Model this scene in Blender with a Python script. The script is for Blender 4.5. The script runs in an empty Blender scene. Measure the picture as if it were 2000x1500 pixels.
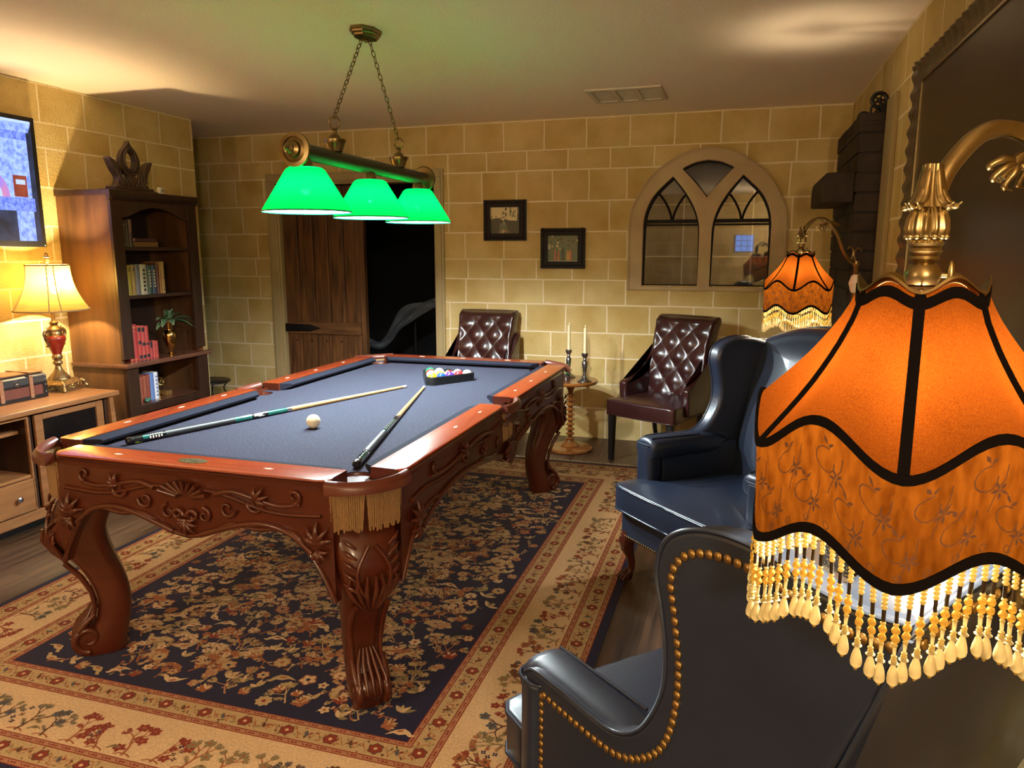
import bpy, bmesh, math, random
from mathutils import Vector, Matrix
random.seed(7)
C = bpy.context.scene.collection
PI = math.pi
sc = bpy.context.scene

# ------------------------------------------------------------------ camera
cam = bpy.data.cameras.new('camera'); camo = bpy.data.objects.new('camera', cam)
C.objects.link(camo); sc.camera = camo
cam.sensor_width = 36.0; cam.lens = 1447/2000*36.0; cam.clip_start = 0.02
camo.location = (0, 0, 1.463)
camo.rotation_euler = (math.radians(90-10.1), 0, math.radians(17.0))

# ------------------------------------------------------------------ world, exposure, lights
w = bpy.data.worlds.new('world'); sc.world = w; w.use_nodes = True
w.node_tree.nodes['Background'].inputs[0].default_value = (0.9, 0.7, 0.5, 1)
w.node_tree.nodes['Background'].inputs[1].default_value = 0.004
sc.view_settings.view_transform = 'Standard'; sc.view_settings.look = 'None'
sc.view_settings.gamma = 1; sc.view_settings.use_curve_mapping = False
sc.view_settings.exposure = 1.05

def point(name, loc, power, col, r=0.03, parent=None):
    l = bpy.data.lights.new(name, 'POINT'); l.energy = power; l.color = col; l.shadow_soft_size = r
    o = bpy.data.objects.new(name, l); C.objects.link(o); o.location = loc
    if parent: o.parent = parent
    return o
PEND_W, PEND_C = 50, (0.92, 0.92, 1.0)
TLAMP_W, TLAMP_C = 36, (1.0, 0.74, 0.38)
FLAMP_W, FLAMP_C = 32, (1.0, 0.78, 0.52)
# unseen fill lamps added behind the photographer to brighten ceiling and walls
point('rear_fill_lamp', (-2.6, -0.9, 1.65), 36, (1.0, 0.78, 0.54), 0.2)
point('rear_fill_lamp', (.52, -1.15, 1.75), 62, (1.0, 0.78, 0.54), 0.12)

# ------------------------------------------------------------------ helpers
class MB:
    def __init__(s): s.v = []; s.f = []; s.m = []; s.cur = 0
    def add(s, vs, fs, m=None):
        b = len(s.v); s.v += [tuple(v) for v in vs]
        mm = s.cur if m is None else m
        for f in fs: s.f.append(tuple(b+i for i in f)); s.m.append(mm)
        return b
    def box(s, a, b, m=None):
        x0, y0, z0 = a; x1, y1, z1 = b
        if x0 > x1: x0, x1 = x1, x0
        if y0 > y1: y0, y1 = y1, y0
        if z0 > z1: z0, z1 = z1, z0
        vs = [(x0,y0,z0),(x1,y0,z0),(x1,y1,z0),(x0,y1,z0),(x0,y0,z1),(x1,y0,z1),(x1,y1,z1),(x0,y1,z1)]
        s.add(vs, [(0,3,2,1),(4,5,6,7),(0,1,5,4),(1,2,6,5),(2,3,7,6),(3,0,4,7)], m)
    def loft(s, rings, cap=True, m=None, closed=True):
        n = len(rings[0]); vs = [p for r in rings for p in r]; fs = []
        for i in range(len(rings)-1):
            for j in range(n if closed else n-1):
                k = (j+1) % n
                fs.append((i*n+j, i*n+k, (i+1)*n+k, (i+1)*n+j))
        if cap and closed:
            fs.append(tuple(range(n-1, -1, -1))); fs.append(tuple((len(rings)-1)*n+j for j in range(n)))
        s.add(vs, fs, m)
    def lathe(s, prof, n=24, c=(0,0,0), m=None, cap=True, flute=0, fa=0.0, zf=None):
        rings = []
        for r, z in prof:
            ring = []
            for j in range(n):
                a = 2*PI*j/n; rr = r*(1+fa*math.cos(flute*a)) if (flute and (zf is None or zf[0] <= z <= zf[1])) else r
                ring.append((c[0]+rr*math.cos(a), c[1]+rr*math.sin(a), c[2]+z))
            rings.append(ring)
        s.loft(rings, cap, m)
    def tube(s, path, rad, n=8, m=None, cap=True, flat=1.0, up=None):
        P = [Vector(p) for p in path]; N = len(P)
        R = rad if isinstance(rad, (list, tuple)) else [rad]*N
        if len(R) != N: R = [R[min(len(R)-1, int(i*(len(R)-1)/(N-1)+.5))] for i in range(N)]
        T = []
        for i in range(N):
            t = P[min(i+1, N-1)]-P[max(i-1, 0)]
            if t.length < 1e-9: t = Vector((0,0,1))
            T.append(t.normalized())
        if up is None:
            u = Vector((0,0,1)) if abs(T[0].z) < .9 else Vector((1,0,0))
        else: u = Vector(up)
        rings = []
        for i in range(N):
            if up is not None: u = Vector(up)
            a = T[i].cross(u)
            if a.length < 1e-6: a = T[i].orthogonal()
            a.normalize(); b = a.cross(T[i]).normalized()
            u = b
            rings.append([P[i]+a*(R[i]*math.cos(2*PI*j/n))+b*(R[i]*flat*math.sin(2*PI*j/n)) for j in range(n)])
        s.loft(rings, cap, m)
    def ball(s, c, r, n=12, k=8, m=None, sc=(1,1,1)):
        rings = []
        for i in range(1, k):
            t = PI*i/k; rings.append([(c[0]+sc[0]*r*math.sin(t)*math.cos(2*PI*j/n), c[1]+sc[1]*r*math.sin(t)*math.sin(2*PI*j/n), c[2]-sc[2]*r*math.cos(t)) for j in range(n)])
        vs = [p for q in rings for p in q]; fs = []
        for i in range(k-2):
            for j in range(n): fs.append((i*n+j, i*n+(j+1)%n, (i+1)*n+(j+1)%n, (i+1)*n+j))
        b = len(vs); vs += [(c[0],c[1],c[2]-sc[2]*r), (c[0],c[1],c[2]+sc[2]*r)]
        for j in range(n): fs.append((b, (j+1)%n, j)); fs.append((b+1, (k-2)*n+j, (k-2)*n+(j+1)%n))
        s.add(vs, fs, m)
    def torus(s, c, R, r, axis='z', n=24, k=8, m=None, a0=0, a1=2*PI):
        full = abs(a1-a0-2*PI) < 1e-6; N = n if full else n+1; rings = []
        for i in range(N):
            a = a0+(a1-a0)*i/n; ring = []
            for j in range(k):
                b = 2*PI*j/k; q = (R+r*math.cos(b)); p = (q*math.cos(a), q*math.sin(a), r*math.sin(b))
                if axis == 'x': p = (p[2], p[0], p[1])
                if axis == 'y': p = (p[0], p[2], p[1])
                ring.append((c[0]+p[0], c[1]+p[1], c[2]+p[2]))
            rings.append(ring)
        if full: rings.append(rings[0])
        s.loft(rings, not full, m)
    def prism(s, poly, h0, h1, mp=lambda x, y, h: (x, y, h), m=None):
        n = len(poly)
        vs = [mp(x, y, h0) for x, y in poly]+[mp(x, y, h1) for x, y in poly]
        fs = [tuple(range(n-1, -1, -1)), tuple(range(n, 2*n))]+[(i, (i+1)%n, n+(i+1)%n, n+i) for i in range(n)]
        s.add(vs, fs, m)
    def pad(s, poly, h0, h1, r=.02, seg=4, mp=lambda x, y, h: (x, y, h), m=None, crown=0.0, rings=0, rb=None):
        """rounded slab over an outline; crown>0 domes the top cap through rings towards the centroid"""
        n = len(poly); A = sum(poly[i][0]*poly[(i+1)%n][1]-poly[(i+1)%n][0]*poly[i][1] for i in range(n))
        if A < 0: poly = poly[::-1]
        nor = []
        for i in range(n):
            p, q, w_ = poly[i-1], poly[i], poly[(i+1)%n]
            t1 = Vector((q[0]-p[0], q[1]-p[1])); t2 = Vector((w_[0]-q[0], w_[1]-q[1]))
            t = (t1.normalized()+t2.normalized())
            if t.length < 1e-6: t = t2
            t.normalize(); nor.append((t.y, -t.x))
        cx = sum(p[0] for p in poly)/n; cy = sum(p[1] for p in poly)/n
        R = []
        rb = r if rb is None else rb
        def ring(d, h): return [mp(poly[i][0]-nor[i][0]*d, poly[i][1]-nor[i][1]*d, h) for i in range(n)]
        def sring(k, h, d): return [mp(cx+(poly[i][0]-nor[i][0]*d-cx)*k, cy+(poly[i][1]-nor[i][1]*d-cy)*k, h) for i in range(n)]
        for k in range(rings, 0, -1):
            t = 1-k/(rings+1.0); R.append(sring(t if t > 0 else .02, h0-crown*(1-t*t)*0, rb))
        for i in range(seg+1):
            a = PI/2*i/seg; R.append(ring(rb*(1-math.sin(a)), h0+rb*(1-math.cos(a))))
        for i in range(seg+1):
            a = PI/2*i/seg; R.append(ring(r*(1-math.cos(a)), h1-r*(1-math.sin(a))))
        for k in range(1, rings+1):
            t = 1-k/(rings+1.0); R.append(sring(t, h1+crown*(1-t*t), r))
        s.loft(R, True, m)
    def build(s, name, mats, parent=None, smooth=35, bevel=0, loc=None, label=None, seg=2, **props):
        me = bpy.data.meshes.new(name)
        bm = bmesh.new(); vl = [bm.verts.new(v) for v in s.v]
        for f, mi in zip(s.f, s.m):
            try:
                fc = bm.faces.new([vl[i] for i in f]); fc.material_index = mi
            except ValueError: pass
        if bevel:
            bm.normal_update()
            es = [e for e in bm.edges if len(e.link_faces) == 2 and e.calc_face_angle(0) > math.radians(32)]
            bmesh.ops.bevel(bm, geom=es, offset=bevel, segments=seg, profile=.5, affect='EDGES', clamp_overlap=True)
        bmesh.ops.recalc_face_normals(bm, faces=bm.faces)
        if smooth:
            for f in bm.faces: f.smooth = True
            th = math.radians(smooth)
            for e in bm.edges:
                if len(e.link_faces) == 2 and e.calc_face_angle(0) > th: e.smooth = False
        bm.to_mesh(me); bm.free()
        for mm in (mats if isinstance(mats, (list, tuple)) else [mats]): me.materials.append(mm)
        o = bpy.data.objects.new(name, me); C.objects.link(o)
        if smooth and (bevel or name in ('side_panel', 'arm_front', 'seat_frame', 'leather_collar', 'capping', 'plinth')):
            wn = o.modifiers.new('even_normals', 'WEIGHTED_NORMAL'); wn.keep_sharp = True
        if parent: o.parent = parent
        if loc: o.location = loc
        if label: o['label'] = label
        for k, v in props.items(): o[k] = v
        return o

def thing(name, label, cat, loc=(0,0,0), rz=0, group=None):
    o = bpy.data.objects.new(name, None); C.objects.link(o); o.empty_display_size = .05
    o.location = loc; o.rotation_euler = (0, 0, rz); o['label'] = label; o['category'] = cat
    if group: o['group'] = group
    return o
def tag(o, label, cat, group=None):
    o['label'] = label; o['category'] = cat
    if group: o['group'] = group
    return o
def struct(o): o['kind'] = 'structure'; return o
def dup(root, loc, rz, label, group=None):
    def cp(o, par):
        c = o.copy(); C.objects.link(c)
        if par: c.parent = par
        for ch in o.children: cp(ch, c)
        return c
    r = cp(root, None); r.location = loc; r.rotation_euler = (0, 0, rz); r['label'] = label
    if group: r['group'] = group
    return r
def cat_rom(pts, n=6, closed=False):
    out = []; N = len(pts); D = len(pts[0])
    rng = range(N) if closed else range(N-1)
    for i in rng:
        g = (lambda k: pts[k % N]) if closed else (lambda k: pts[max(0, min(N-1, k))])
        p0, p1, p2, p3 = g(i-1), g(i), g(i+1), g(i+2)
        for j in range(n):
            t = j/n
            out.append(tuple(.5*((2*p1[d])+(-p0[d]+p2[d])*t+(2*p0[d]-5*p1[d]+4*p2[d]-p3[d])*t*t+(-p0[d]+3*p1[d]-3*p2[d]+p3[d])*t**3) for d in range(D)))
    if not closed: out.append(tuple(pts[-1]))
    return out
def rrect(x0, y0, x1, y1, r, k=4):
    o = []
    for cx, cy, a in ((x1-r, y1-r, 0), (x0+r, y1-r, PI/2), (x0+r, y0+r, PI), (x1-r, y0+r, 1.5*PI)):
        for i in range(k+1):
            t = a+PI/2*i/k; o.append((cx+r*math.cos(t), cy+r*math.sin(t)))
    return o
def lerp(a, b, t): return a+(b-a)*t
def interp(tab, x):
    if x <= tab[0][0]: return tab[0][1]
    for (a, b), (c, d) in zip(tab, tab[1:]):
        if x <= c: return b+(d-b)*(x-a)/(c-a)
    return tab[-1][1]

# ------------------------------------------------------------------ materials
def nt(name):
    m = bpy.data.materials.new(name); m.use_nodes = True; t = m.node_tree
    return m, t, t.nodes['Principled BSDF']
def L(t, a, b): t.links.new(a, b)
def mat(name, col, rough=.5, metal=0, spec=.5, noise=None, bump=None, coat=0, emit=None, sheen=0, coords='Object'):
    """noise=(scale, color2, stretch xyz, contrast lo, hi); bump=(scale, strength, dist)"""
    m, t, b = nt(name)
    b.inputs['Base Color'].default_value = (*col, 1); b.inputs['Roughness'].default_value = rough
    b.inputs['Metallic'].default_value = metal; b.inputs['Specular IOR Level'].default_value = spec
    if coat: b.inputs['Coat Weight'].default_value = coat; b.inputs['Coat Roughness'].default_value = .12
    if sheen: b.inputs['Sheen Weight'].default_value = sheen
    if emit: b.inputs['Emission Color'].default_value = (*emit[0], 1); b.inputs['Emission Strength'].default_value = emit[1]
    if noise or bump:
        tc = t.nodes.new('ShaderNodeTexCoord')
    if noise:
        mp = t.nodes.new('ShaderNodeMapping'); L(t, tc.outputs[coords], mp.inputs[0]); mp.inputs['Scale'].default_value = noise[2]
        n = t.nodes.new('ShaderNodeTexNoise'); n.inputs['Scale'].default_value = noise[0]; n.inputs['Detail'].default_value = 6
        L(t, mp.outputs[0], n.inputs['Vector'])
        r = t.nodes.new('ShaderNodeValToRGB'); r.color_ramp.elements[0].position = noise[3]; r.color_ramp.elements[1].position = noise[4]
        r.color_ramp.elements[0].color = (*col, 1); r.color_ramp.elements[1].color = (*noise[1], 1)
        L(t, n.outputs['Fac'], r.inputs[0]); L(t, r.outputs[0], b.inputs['Base Color'])
    if bump:
        n2 = t.nodes.new('ShaderNodeTexNoise'); n2.inputs['Scale'].default_value = bump[0]; n2.inputs['Detail'].default_value = 4
        L(t, tc.outputs[coords], n2.inputs['Vector'])
        bp = t.nodes.new('ShaderNodeBump'); bp.inputs['Strength'].default_value = bump[1]; bp.inputs['Distance'].default_value = bump[2]
        L(t, n2.outputs['Fac'], bp.inputs['Height']); L(t, bp.outputs[0], b.inputs['Normal'])
    return m
def wood(name, c1, c2, axis=1, scale=9, rough=.35, coat=0, st=14):
    s = [st, st, st]; s[axis] = 1
    return mat(name, c1, rough, noise=(scale/ 3, c2, tuple(s), .3, .72), bump=(60, .05, .002), coat=coat)
def shade_mat(name, col, transp=.25, tcol=None, pattern=None, diff=.35, rough=.9):
    """thin lit fabric: diffuse + translucent, with a little light passing straight through"""
    m = bpy.data.materials.new(name); m.use_nodes = True; t = m.node_tree; t.nodes.clear()
    out = t.nodes.new('ShaderNodeOutputMaterial')
    d = t.nodes.new('ShaderNodeBsdfDiffuse'); tr = t.nodes.new('ShaderNodeBsdfTranslucent'); tp = t.nodes.new('ShaderNodeBsdfTransparent')
    for n in (d, tr): n.inputs[0].default_value = (*col, 1)
    tp.inputs[0].default_value = (*(tcol or col), 1)
    a = t.nodes.new('ShaderNodeMixShader'); a.inputs[0].default_value = 1-diff; L(t, d.outputs[0], a.inputs[1]); L(t, tr.outputs[0], a.inputs[2])
    b = t.nodes.new('ShaderNodeMixShader'); b.inputs[0].default_value = transp; L(t, a.outputs[0], b.inputs[1]); L(t, tp.outputs[0], b.inputs[2])
    L(t, b.outputs[0], out.inputs[0])
    if pattern: pattern(t, d, tr)
    return m

def stone_wall(name, axis, off=0.0, rows=None):
    """painted block wall: uneven courses through a curve, block colours, soft stains, pale joints, stipple"""
    m, t, b = nt(name); b.inputs['Roughness'].default_value = .8; b.inputs['Specular IOR Level'].default_value = .2
    tc = t.nodes.new('ShaderNodeTexCoord'); sp = t.nodes.new('ShaderNodeSeparateXYZ'); L(t, tc.outputs['Object'], sp.inputs[0])
    zs = rows or [0, .25, .445, .651, .846, 1.064, 1.255, 1.412, 1.623, 1.854, 2.087, 2.233, 2.457]
    dv = t.nodes.new('ShaderNodeMath'); dv.operation = 'DIVIDE'; L(t, sp.outputs[2], dv.inputs[0]); dv.inputs[1].default_value = 2.5
    fc = t.nodes.new('ShaderNodeFloatCurve'); cv = fc.mapping.curves[0]; N = len(zs)-1
    pts = [(z/2.5, i/(N+1)) for i, z in enumerate(zs)]+[(1.0, 1.0)]
    cv.points[0].location = pts[0]; cv.points[1].location = pts[-1]
    for p in pts[1:-1]: cv.points.new(*p)
    for p in cv.points: p.handle_type = 'VECTOR'
    fc.mapping.update(); L(t, dv.outputs[0], fc.inputs['Value'])
    mu = t.nodes.new('ShaderNodeMath'); mu.operation = 'MULTIPLY'; L(t, fc.outputs[0], mu.inputs[0]); mu.inputs[1].default_value = (N+1)*.2
    ad = t.nodes.new('ShaderNodeMath'); ad.operation = 'ADD'; L(t, sp.outputs[axis], ad.inputs[0]); ad.inputs[1].default_value = off+20.0
    # a little wobble of the joints
    nz = t.nodes.new('ShaderNodeTexNoise'); nz.inputs['Scale'].default_value = 3.0; L(t, tc.outputs['Object'], nz.inputs['Vector'])
    w1 = t.nodes.new('ShaderNodeMath'); w1.operation = 'MULTIPLY_ADD'; L(t, nz.outputs['Fac'], w1.inputs[0]); w1.inputs[1].default_value = .02; L(t, ad.outputs[0], w1.inputs[2])
    w2 = t.nodes.new('ShaderNodeMath'); w2.operation = 'MULTIPLY_ADD'; L(t, nz.outputs['Fac'], w2.inputs[0]); w2.inputs[1].default_value = .012; L(t, mu.outputs[0], w2.inputs[2])
    cb = t.nodes.new('ShaderNodeCombineXYZ'); L(t, w1.outputs[0], cb.inputs[0]); L(t, w2.outputs[0], cb.inputs[1])
    br = t.nodes.new('ShaderNodeTexBrick'); L(t, cb.outputs[0], br.inputs['Vector'])
    br.inputs['Scale'].default_value = 1; br.inputs['Brick Width'].default_value = .325; br.inputs['Row Height'].default_value = .2
    br.inputs['Mortar Size'].default_value = .0065; br.inputs['Mortar Smooth'].default_value = .4; br.offset = .43; br.squash = .88; br.squash_frequency = 3
    br.inputs['Color1'].default_value = (0,0,0,1); br.inputs['Color2'].default_value = (1,1,1,1); br.inputs['Mortar'].default_value = (.5,.5,.5,1)
    # stains that differ from block to block
    va = t.nodes.new('ShaderNodeVectorMath'); va.operation = 'MULTIPLY_ADD'; L(t, br.outputs['Color'], va.inputs[0]); va.inputs[1].default_value = (7, 5, 3); L(t, tc.outputs['Object'], va.inputs[2])
    n1 = t.nodes.new('ShaderNodeTexNoise'); n1.inputs['Scale'].default_value = 3.2; n1.inputs['Detail'].default_value = 5; L(t, va.outputs[0], n1.inputs['Vector'])
    r1 = t.nodes.new('ShaderNodeValToRGB'); e = r1.color_ramp.elements
    e[0].position = .36; e[0].color = (.64, .485, .215, 1); e[1].position = .66; e[1].color = (.50, .345, .11, 1)
    L(t, n1.outputs['Fac'], r1.inputs[0])
    mx = t.nodes.new('ShaderNodeMix'); mx.data_type = 'RGBA'; L(t, br.outputs['Fac'], mx.inputs[0]); L(t, r1.outputs[0], mx.inputs[6]); mx.inputs[7].default_value = (.78, .67, .45, 1)
    n3 = t.nodes.new('ShaderNodeTexNoise'); n3.inputs['Scale'].default_value = 130; n3.inputs['Detail'].default_value = 2; L(t, tc.outputs['Object'], n3.inputs['Vector'])
    r3 = t.nodes.new('ShaderNodeValToRGB'); r3.color_ramp.elements[0].position = .27; r3.color_ramp.elements[0].color = (.45, .40, .30, 1); r3.color_ramp.elements[1].position = .36; r3.color_ramp.elements[1].color = (1, 1, 1, 1); L(t, n3.outputs['Fac'], r3.inputs[0])
    m3 = t.nodes.new('ShaderNodeMix'); m3.data_type = 'RGBA'; m3.blend_type = 'MULTIPLY'; m3.inputs[0].default_value = 1; L(t, mx.outputs[2], m3.inputs[6]); L(t, r3.outputs[0], m3.inputs[7])
    L(t, m3.outputs[2], b.inputs['Base Color'])
    n2 = t.nodes.new('ShaderNodeTexNoise'); n2.inputs['Scale'].default_value = 95; n2.inputs['Detail'].default_value = 3; L(t, tc.outputs['Object'], n2.inputs['Vector'])
    r2 = t.nodes.new('ShaderNodeValToRGB'); r2.color_ramp.elements[0].position = .42; r2.color_ramp.elements[1].position = .6; L(t, n2.outputs['Fac'], r2.inputs[0])
    bp = t.nodes.new('ShaderNodeBump'); bp.inputs['Strength'].default_value = .35; bp.inputs['Distance'].default_value = .004
    L(t, r2.outputs[0], bp.inputs['Height']); L(t, bp.outputs[0], b.inputs['Normal'])
    return m
def plank_floor():
    m, t, b = nt('plank_floor'); b.inputs['Roughness'].default_value = .38
    tc = t.nodes.new('ShaderNodeTexCoord'); sp = t.nodes.new('ShaderNodeSeparateXYZ'); L(t, tc.outputs['Object'], sp.inputs[0])
    cb = t.nodes.new('ShaderNodeCombineXYZ'); L(t, sp.outputs[1], cb.inputs[0]); L(t, sp.outputs[0], cb.inputs[1])
    br = t.nodes.new('ShaderNodeTexBrick'); L(t, cb.outputs[0], br.inputs['Vector']); br.inputs['Scale'].default_value = 1
    br.inputs['Brick Width'].default_value = 1.2; br.inputs['Row Height'].default_value = .15; br.inputs['Mortar Size'].default_value = .0015
    br.inputs['Color1'].default_value = (0,0,0,1); br.inputs['Color2'].default_value = (1,1,1,1); br.inputs['Mortar'].default_value = (0,0,0,1)
    va = t.nodes.new('ShaderNodeVectorMath'); va.operation = 'MULTIPLY_ADD'; L(t, br.outputs['Color'], va.inputs[0]); va.inputs[1].default_value = (9, 6, 3); L(t, tc.outputs['Object'], va.inputs[2])
    mp = t.nodes.new('ShaderNodeMapping'); mp.inputs['Scale'].default_value = (16, 1.2, 16); L(t, va.outputs[0], mp.inputs[0])
    n1 = t.nodes.new('ShaderNodeTexNoise'); n1.inputs['Scale'].default_value = 2.2; n1.inputs['Detail'].default_value = 8; L(t, mp.outputs[0], n1.inputs['Vector'])
    r1 = t.nodes.new('ShaderNodeValToRGB'); e = r1.color_ramp.elements
    e[0].position = .3; e[0].color = (.026, .013, .007, 1); e[1].position = .75; e[1].color = (.115, .060, .028, 1); L(t, n1.outputs['Fac'], r1.inputs[0])
    mx = t.nodes.new('ShaderNodeMix'); mx.data_type = 'RGBA'; L(t, br.outputs['Fac'], mx.inputs[0]); L(t, r1.outputs[0], mx.inputs[6]); mx.inputs[7].default_value = (.02, .01, .006, 1)
    L(t, mx.outputs[2], b.inputs['Base Color'])
    return m

M = {}
M['wall_b'] = stone_wall('stone_paint_back', 0)
M['wall_s'] = stone_wall('stone_paint_side', 1, .1)
M['ceil'] = mat('ceiling_plaster', (.88, .76, .60), .9, spec=.1, bump=(70, .35, .006))
M['floor'] = plank_floor()
M['trim'] = mat('stone_trim', (.50, .37, .20), .7, noise=(4, (.40, .28, .14), (1,1,1), .35, .7), bump=(60, .2, .003))
M['casing'] = mat('door_casing', (.42, .33, .16), .6, noise=(3, (.34, .25, .11), (1,1,.3), .35, .7))
M['white'] = mat('white_plastic', (.75, .7, .62), .4)
M['black'] = mat('black_paint', (.008, .008, .009), .35)
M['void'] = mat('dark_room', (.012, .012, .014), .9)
M['cherry'] = wood('cherry_wood', (.25, .037, .012), (.34, .056, .016), 1, 9, .22, coat=.5)
M['cherry_x'] = wood('cherry_wood_cross', (.25, .037, .012), (.34, .056, .016), 0, 9, .22, coat=.5)
M['carved'] = mat('mahogany_and_rail_shade', (.062, .012, .005), .30, noise=(5, (.088, .018, .007), (1,1,4), .3, .7), coat=.25)
M['leather_br'] = mat('pocket_leather', (.11, .028, .016), .35, bump=(90, .1, .001))
M['cloth'] = mat('billiard_cloth', (.031, .030, .048), .95, spec=.1, noise=(160, (.068, .066, .092), (1,1,1), .45, .75))
M['cushion'] = mat('cushion_cloth', (.017, .018, .029), .95, spec=.1)
M['fringe'] = mat('gold_brown_fringe', (.24, .135, .05), .6, bump=(400, .5, .002))
M['brass'] = mat('antique_brass', (.27, .20, .085), .32, metal=1, noise=(14, (.15, .105, .042), (1,1,1), .4, .8))
M['nail'] = mat('brass_nail', (.30, .19, .065), .35, metal=.9)
M['brass_b'] = mat('bright_brass', (.75, .52, .18), .12, metal=1)
M['pearl'] = mat('inlay_pearl', (.65, .55, .42), .3)
M['navy'] = mat('navy_leather', (.009, .016, .034), .38, spec=.55, noise=(3, (.014, .023, .045), (1,1,1), .35, .7), bump=(110, .12, .0015), coat=.15)
M['navy_pipe'] = mat('navy_piping', (.018, .026, .045), .3)
M['mahog'] = mat('dark_mahogany', (.07, .014, .008), .25, coat=.4)
M['brown'] = mat('oxblood_leather', (.030, .008, .007), .27, spec=.7, noise=(4, (.042, .012, .010), (1,1,1), .35, .7))
M['blackwood'] = mat('black_wood', (.012, .010, .009), .35)
M['walnut'] = wood('walnut_with_shade', (.019, .008, .005), (.038, .017, .009), 2, 9, .35, coat=.15)  # case front and openings kept darker, their missing light is put into colour
M['walnut_side'] = wood('walnut_side_veneer', (.155, .066, .018), (.040, .016, .007), 2, 4.5, .45, coat=.0, st=6)
M['oak'] = wood('light_oak', (.25, .105, .036), (.15, .058, .019), 1, 9, .45)
M['honey'] = mat('honey_turned_wood', (.27, .095, .018), .22, noise=(6, (.19, .06, .012), (1,1,5), .3, .7), coat=.4)
M['pewter'] = mat('pewter', (.34, .34, .36), .28, metal=1)
M['wax'] = mat('cream_wax', (.78, .68, .40), .5)
M['glass_dark'] = mat('smoked_glass', (.006, .005, .005), .08, spec=.6)
M['brick'] = mat('black_painted_brick', (.022, .014, .009), .7, spec=.25, noise=(7, (.044, .030, .022), (1,1,1), .35, .7), bump=(45, .5, .006))
M['iron'] = mat('black_iron', (.01, .009, .009), .4, metal=.3)

def plate(outer, holes, h0, h1, mp):
    """MB slab between h0 and h1 with holes"""
    bm = bmesh.new(); loops = [outer]+holes; idx = []
    for lp in loops:
        vs = [bm.verts.new((p[0], p[1], 0)) for p in lp]; idx.append(vs)
        for i in range(len(vs)): bm.edges.new((vs[i], vs[(i+1) % len(vs)]))
    bmesh.ops.triangle_fill(bm, use_beauty=True, use_dissolve=False, edges=bm.edges[:], normal=(0,0,1))
    bm.verts.index_update(); bm.verts.ensure_lookup_table()
    tris = [tuple(v.index for v in f.verts) for f in bm.faces]; pts = [tuple(v.co[:2]) for v in bm.verts]
    loopi = [[v.index for v in vs] for vs in idx]; n = len(pts); bm.free()
    mb = MB(); vs = [mp(x, y, h0) for x, y in pts]+[mp(x, y, h1) for x, y in pts]
    fs = [t for t in tris]+[tuple(n+i for i in t) for t in tris]
    for lp in loopi:
        for i in range(len(lp)):
            a, b = lp[i], lp[(i+1) % len(lp)]; fs.append((a, b, n+b, n+a))
    mb.add(vs, fs); return mb

# ------------------------------------------------------------------ the room
XL, XR, YB, ZC = -4.06, .67, 5.70, 2.457
b = MB(); b.box((-6.2, -2.2, -.1), (1.0, 8.2, 0)); struct(b.build('floor', M['floor'], smooth=0))
b = MB(); b.box((-6.2, -2.2, ZC), (1.0, 8.2, ZC+.1)); struct(b.build('ceiling', M['ceil'], smooth=0))
b = MB(); b.box((XL-.13, -2.0, 0), (XL, 4.93, ZC)); struct(b.build('wall_left', M['wall_s'], smooth=0))
b = MB(); b.box((XR, -2.0, 0), (XR+.13, 8.0, ZC)); struct(b.build('wall_right', M['wall_s'], smooth=0))
b = MB(); b.box((-6.1, -2.1, 0), (.8, -2.0, ZC)); struct(b.build('wall_front', M['wall_b'], smooth=0))
b = MB(); b.box((-6.1, -2.0, 0), (-6.0, 8.0, ZC)); struct(b.build('wall_hall', M['wall_s'], smooth=0))

def wy(x, z, h): return (x, h, z)
WC = -.263
def sym(pts): return pts+[(-x, z) for x, z in reversed(pts) if abs(x) > 1e-6]
arch_o = cat_rom([(-.553, 1.60), (-.548, 1.70), (-.518, 1.82), (-.392, 2.015), (-.196, 2.150), (0, 2.198)], 5)
arch_outer = [(-.553, 1.183)]+arch_o
arch_outer = [(WC+x, z) for x, z in sym(arch_outer)]
arch_in = [(-.470, 1.215), (-.470, 1.62)]+cat_rom([(-.468, 1.66), (-.44, 1.79), (-.33, 1.96), (-.16, 2.085), (0, 2.125)], 5)
arch_inner = [(WC+x, z) for x, z in sym(arch_in)]
DX0, DX1, DZ = -3.875, -2.385, 2.045
outer = [(-6.0, 0), (DX0, 0), (DX0, DZ), (DX1, DZ), (DX1, 0), (XR, 0), (XR, ZC), (-6.0, ZC)]
struct(plate(outer, [arch_inner], YB, YB+.14, wy).build('wall_back', M['wall_b'], smooth=0))

# gothic window: surround with two lancets and a kite light, dark sashes, glass
lan = [(-.452, 1.207), (-.452, 1.60)]+cat_rom([(-.452, 1.66), (-.435, 1.76), (-.375, 1.88), (-.246, 2.005)], 5)+cat_rom([(-.238, 1.998), (-.15, 1.89), (-.085, 1.78), (-.052, 1.68), (-.043, 1.60)], 5)+[(-.043, 1.207)]
lanL = [(WC+x, z) for x, z in lan]; lanR = [(WC-x, z) for x, z in reversed(lan)]
kite = cat_rom([(0, 1.850), (-.075, 1.945), (-.18, 2.055)], 4)+cat_rom([(-.165, 2.068), (-.09, 2.10), (0, 2.115)], 4)
kite = [(x, z) for x, z in kite]; kite = kite+[(-x, z) for x, z in reversed(kite) if abs(x) > 1e-4]
kiteW = [(WC+x, z) for x, z in kite]
win = plate(arch_outer, [lanL, lanR, kiteW], YB-.028, YB+.035, wy).build('window_1', M['trim'], smooth=35); struct(win)
b = MB()
for s, inset in ((1, .0),):
    ln = arch_outer[:-1]+[arch_outer[-1]]
    b.tube([(x, YB-.028, z) for x, z in ln], .010, 6, cap=True)
b.build('outer_bead', M['trim'], win)
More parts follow.
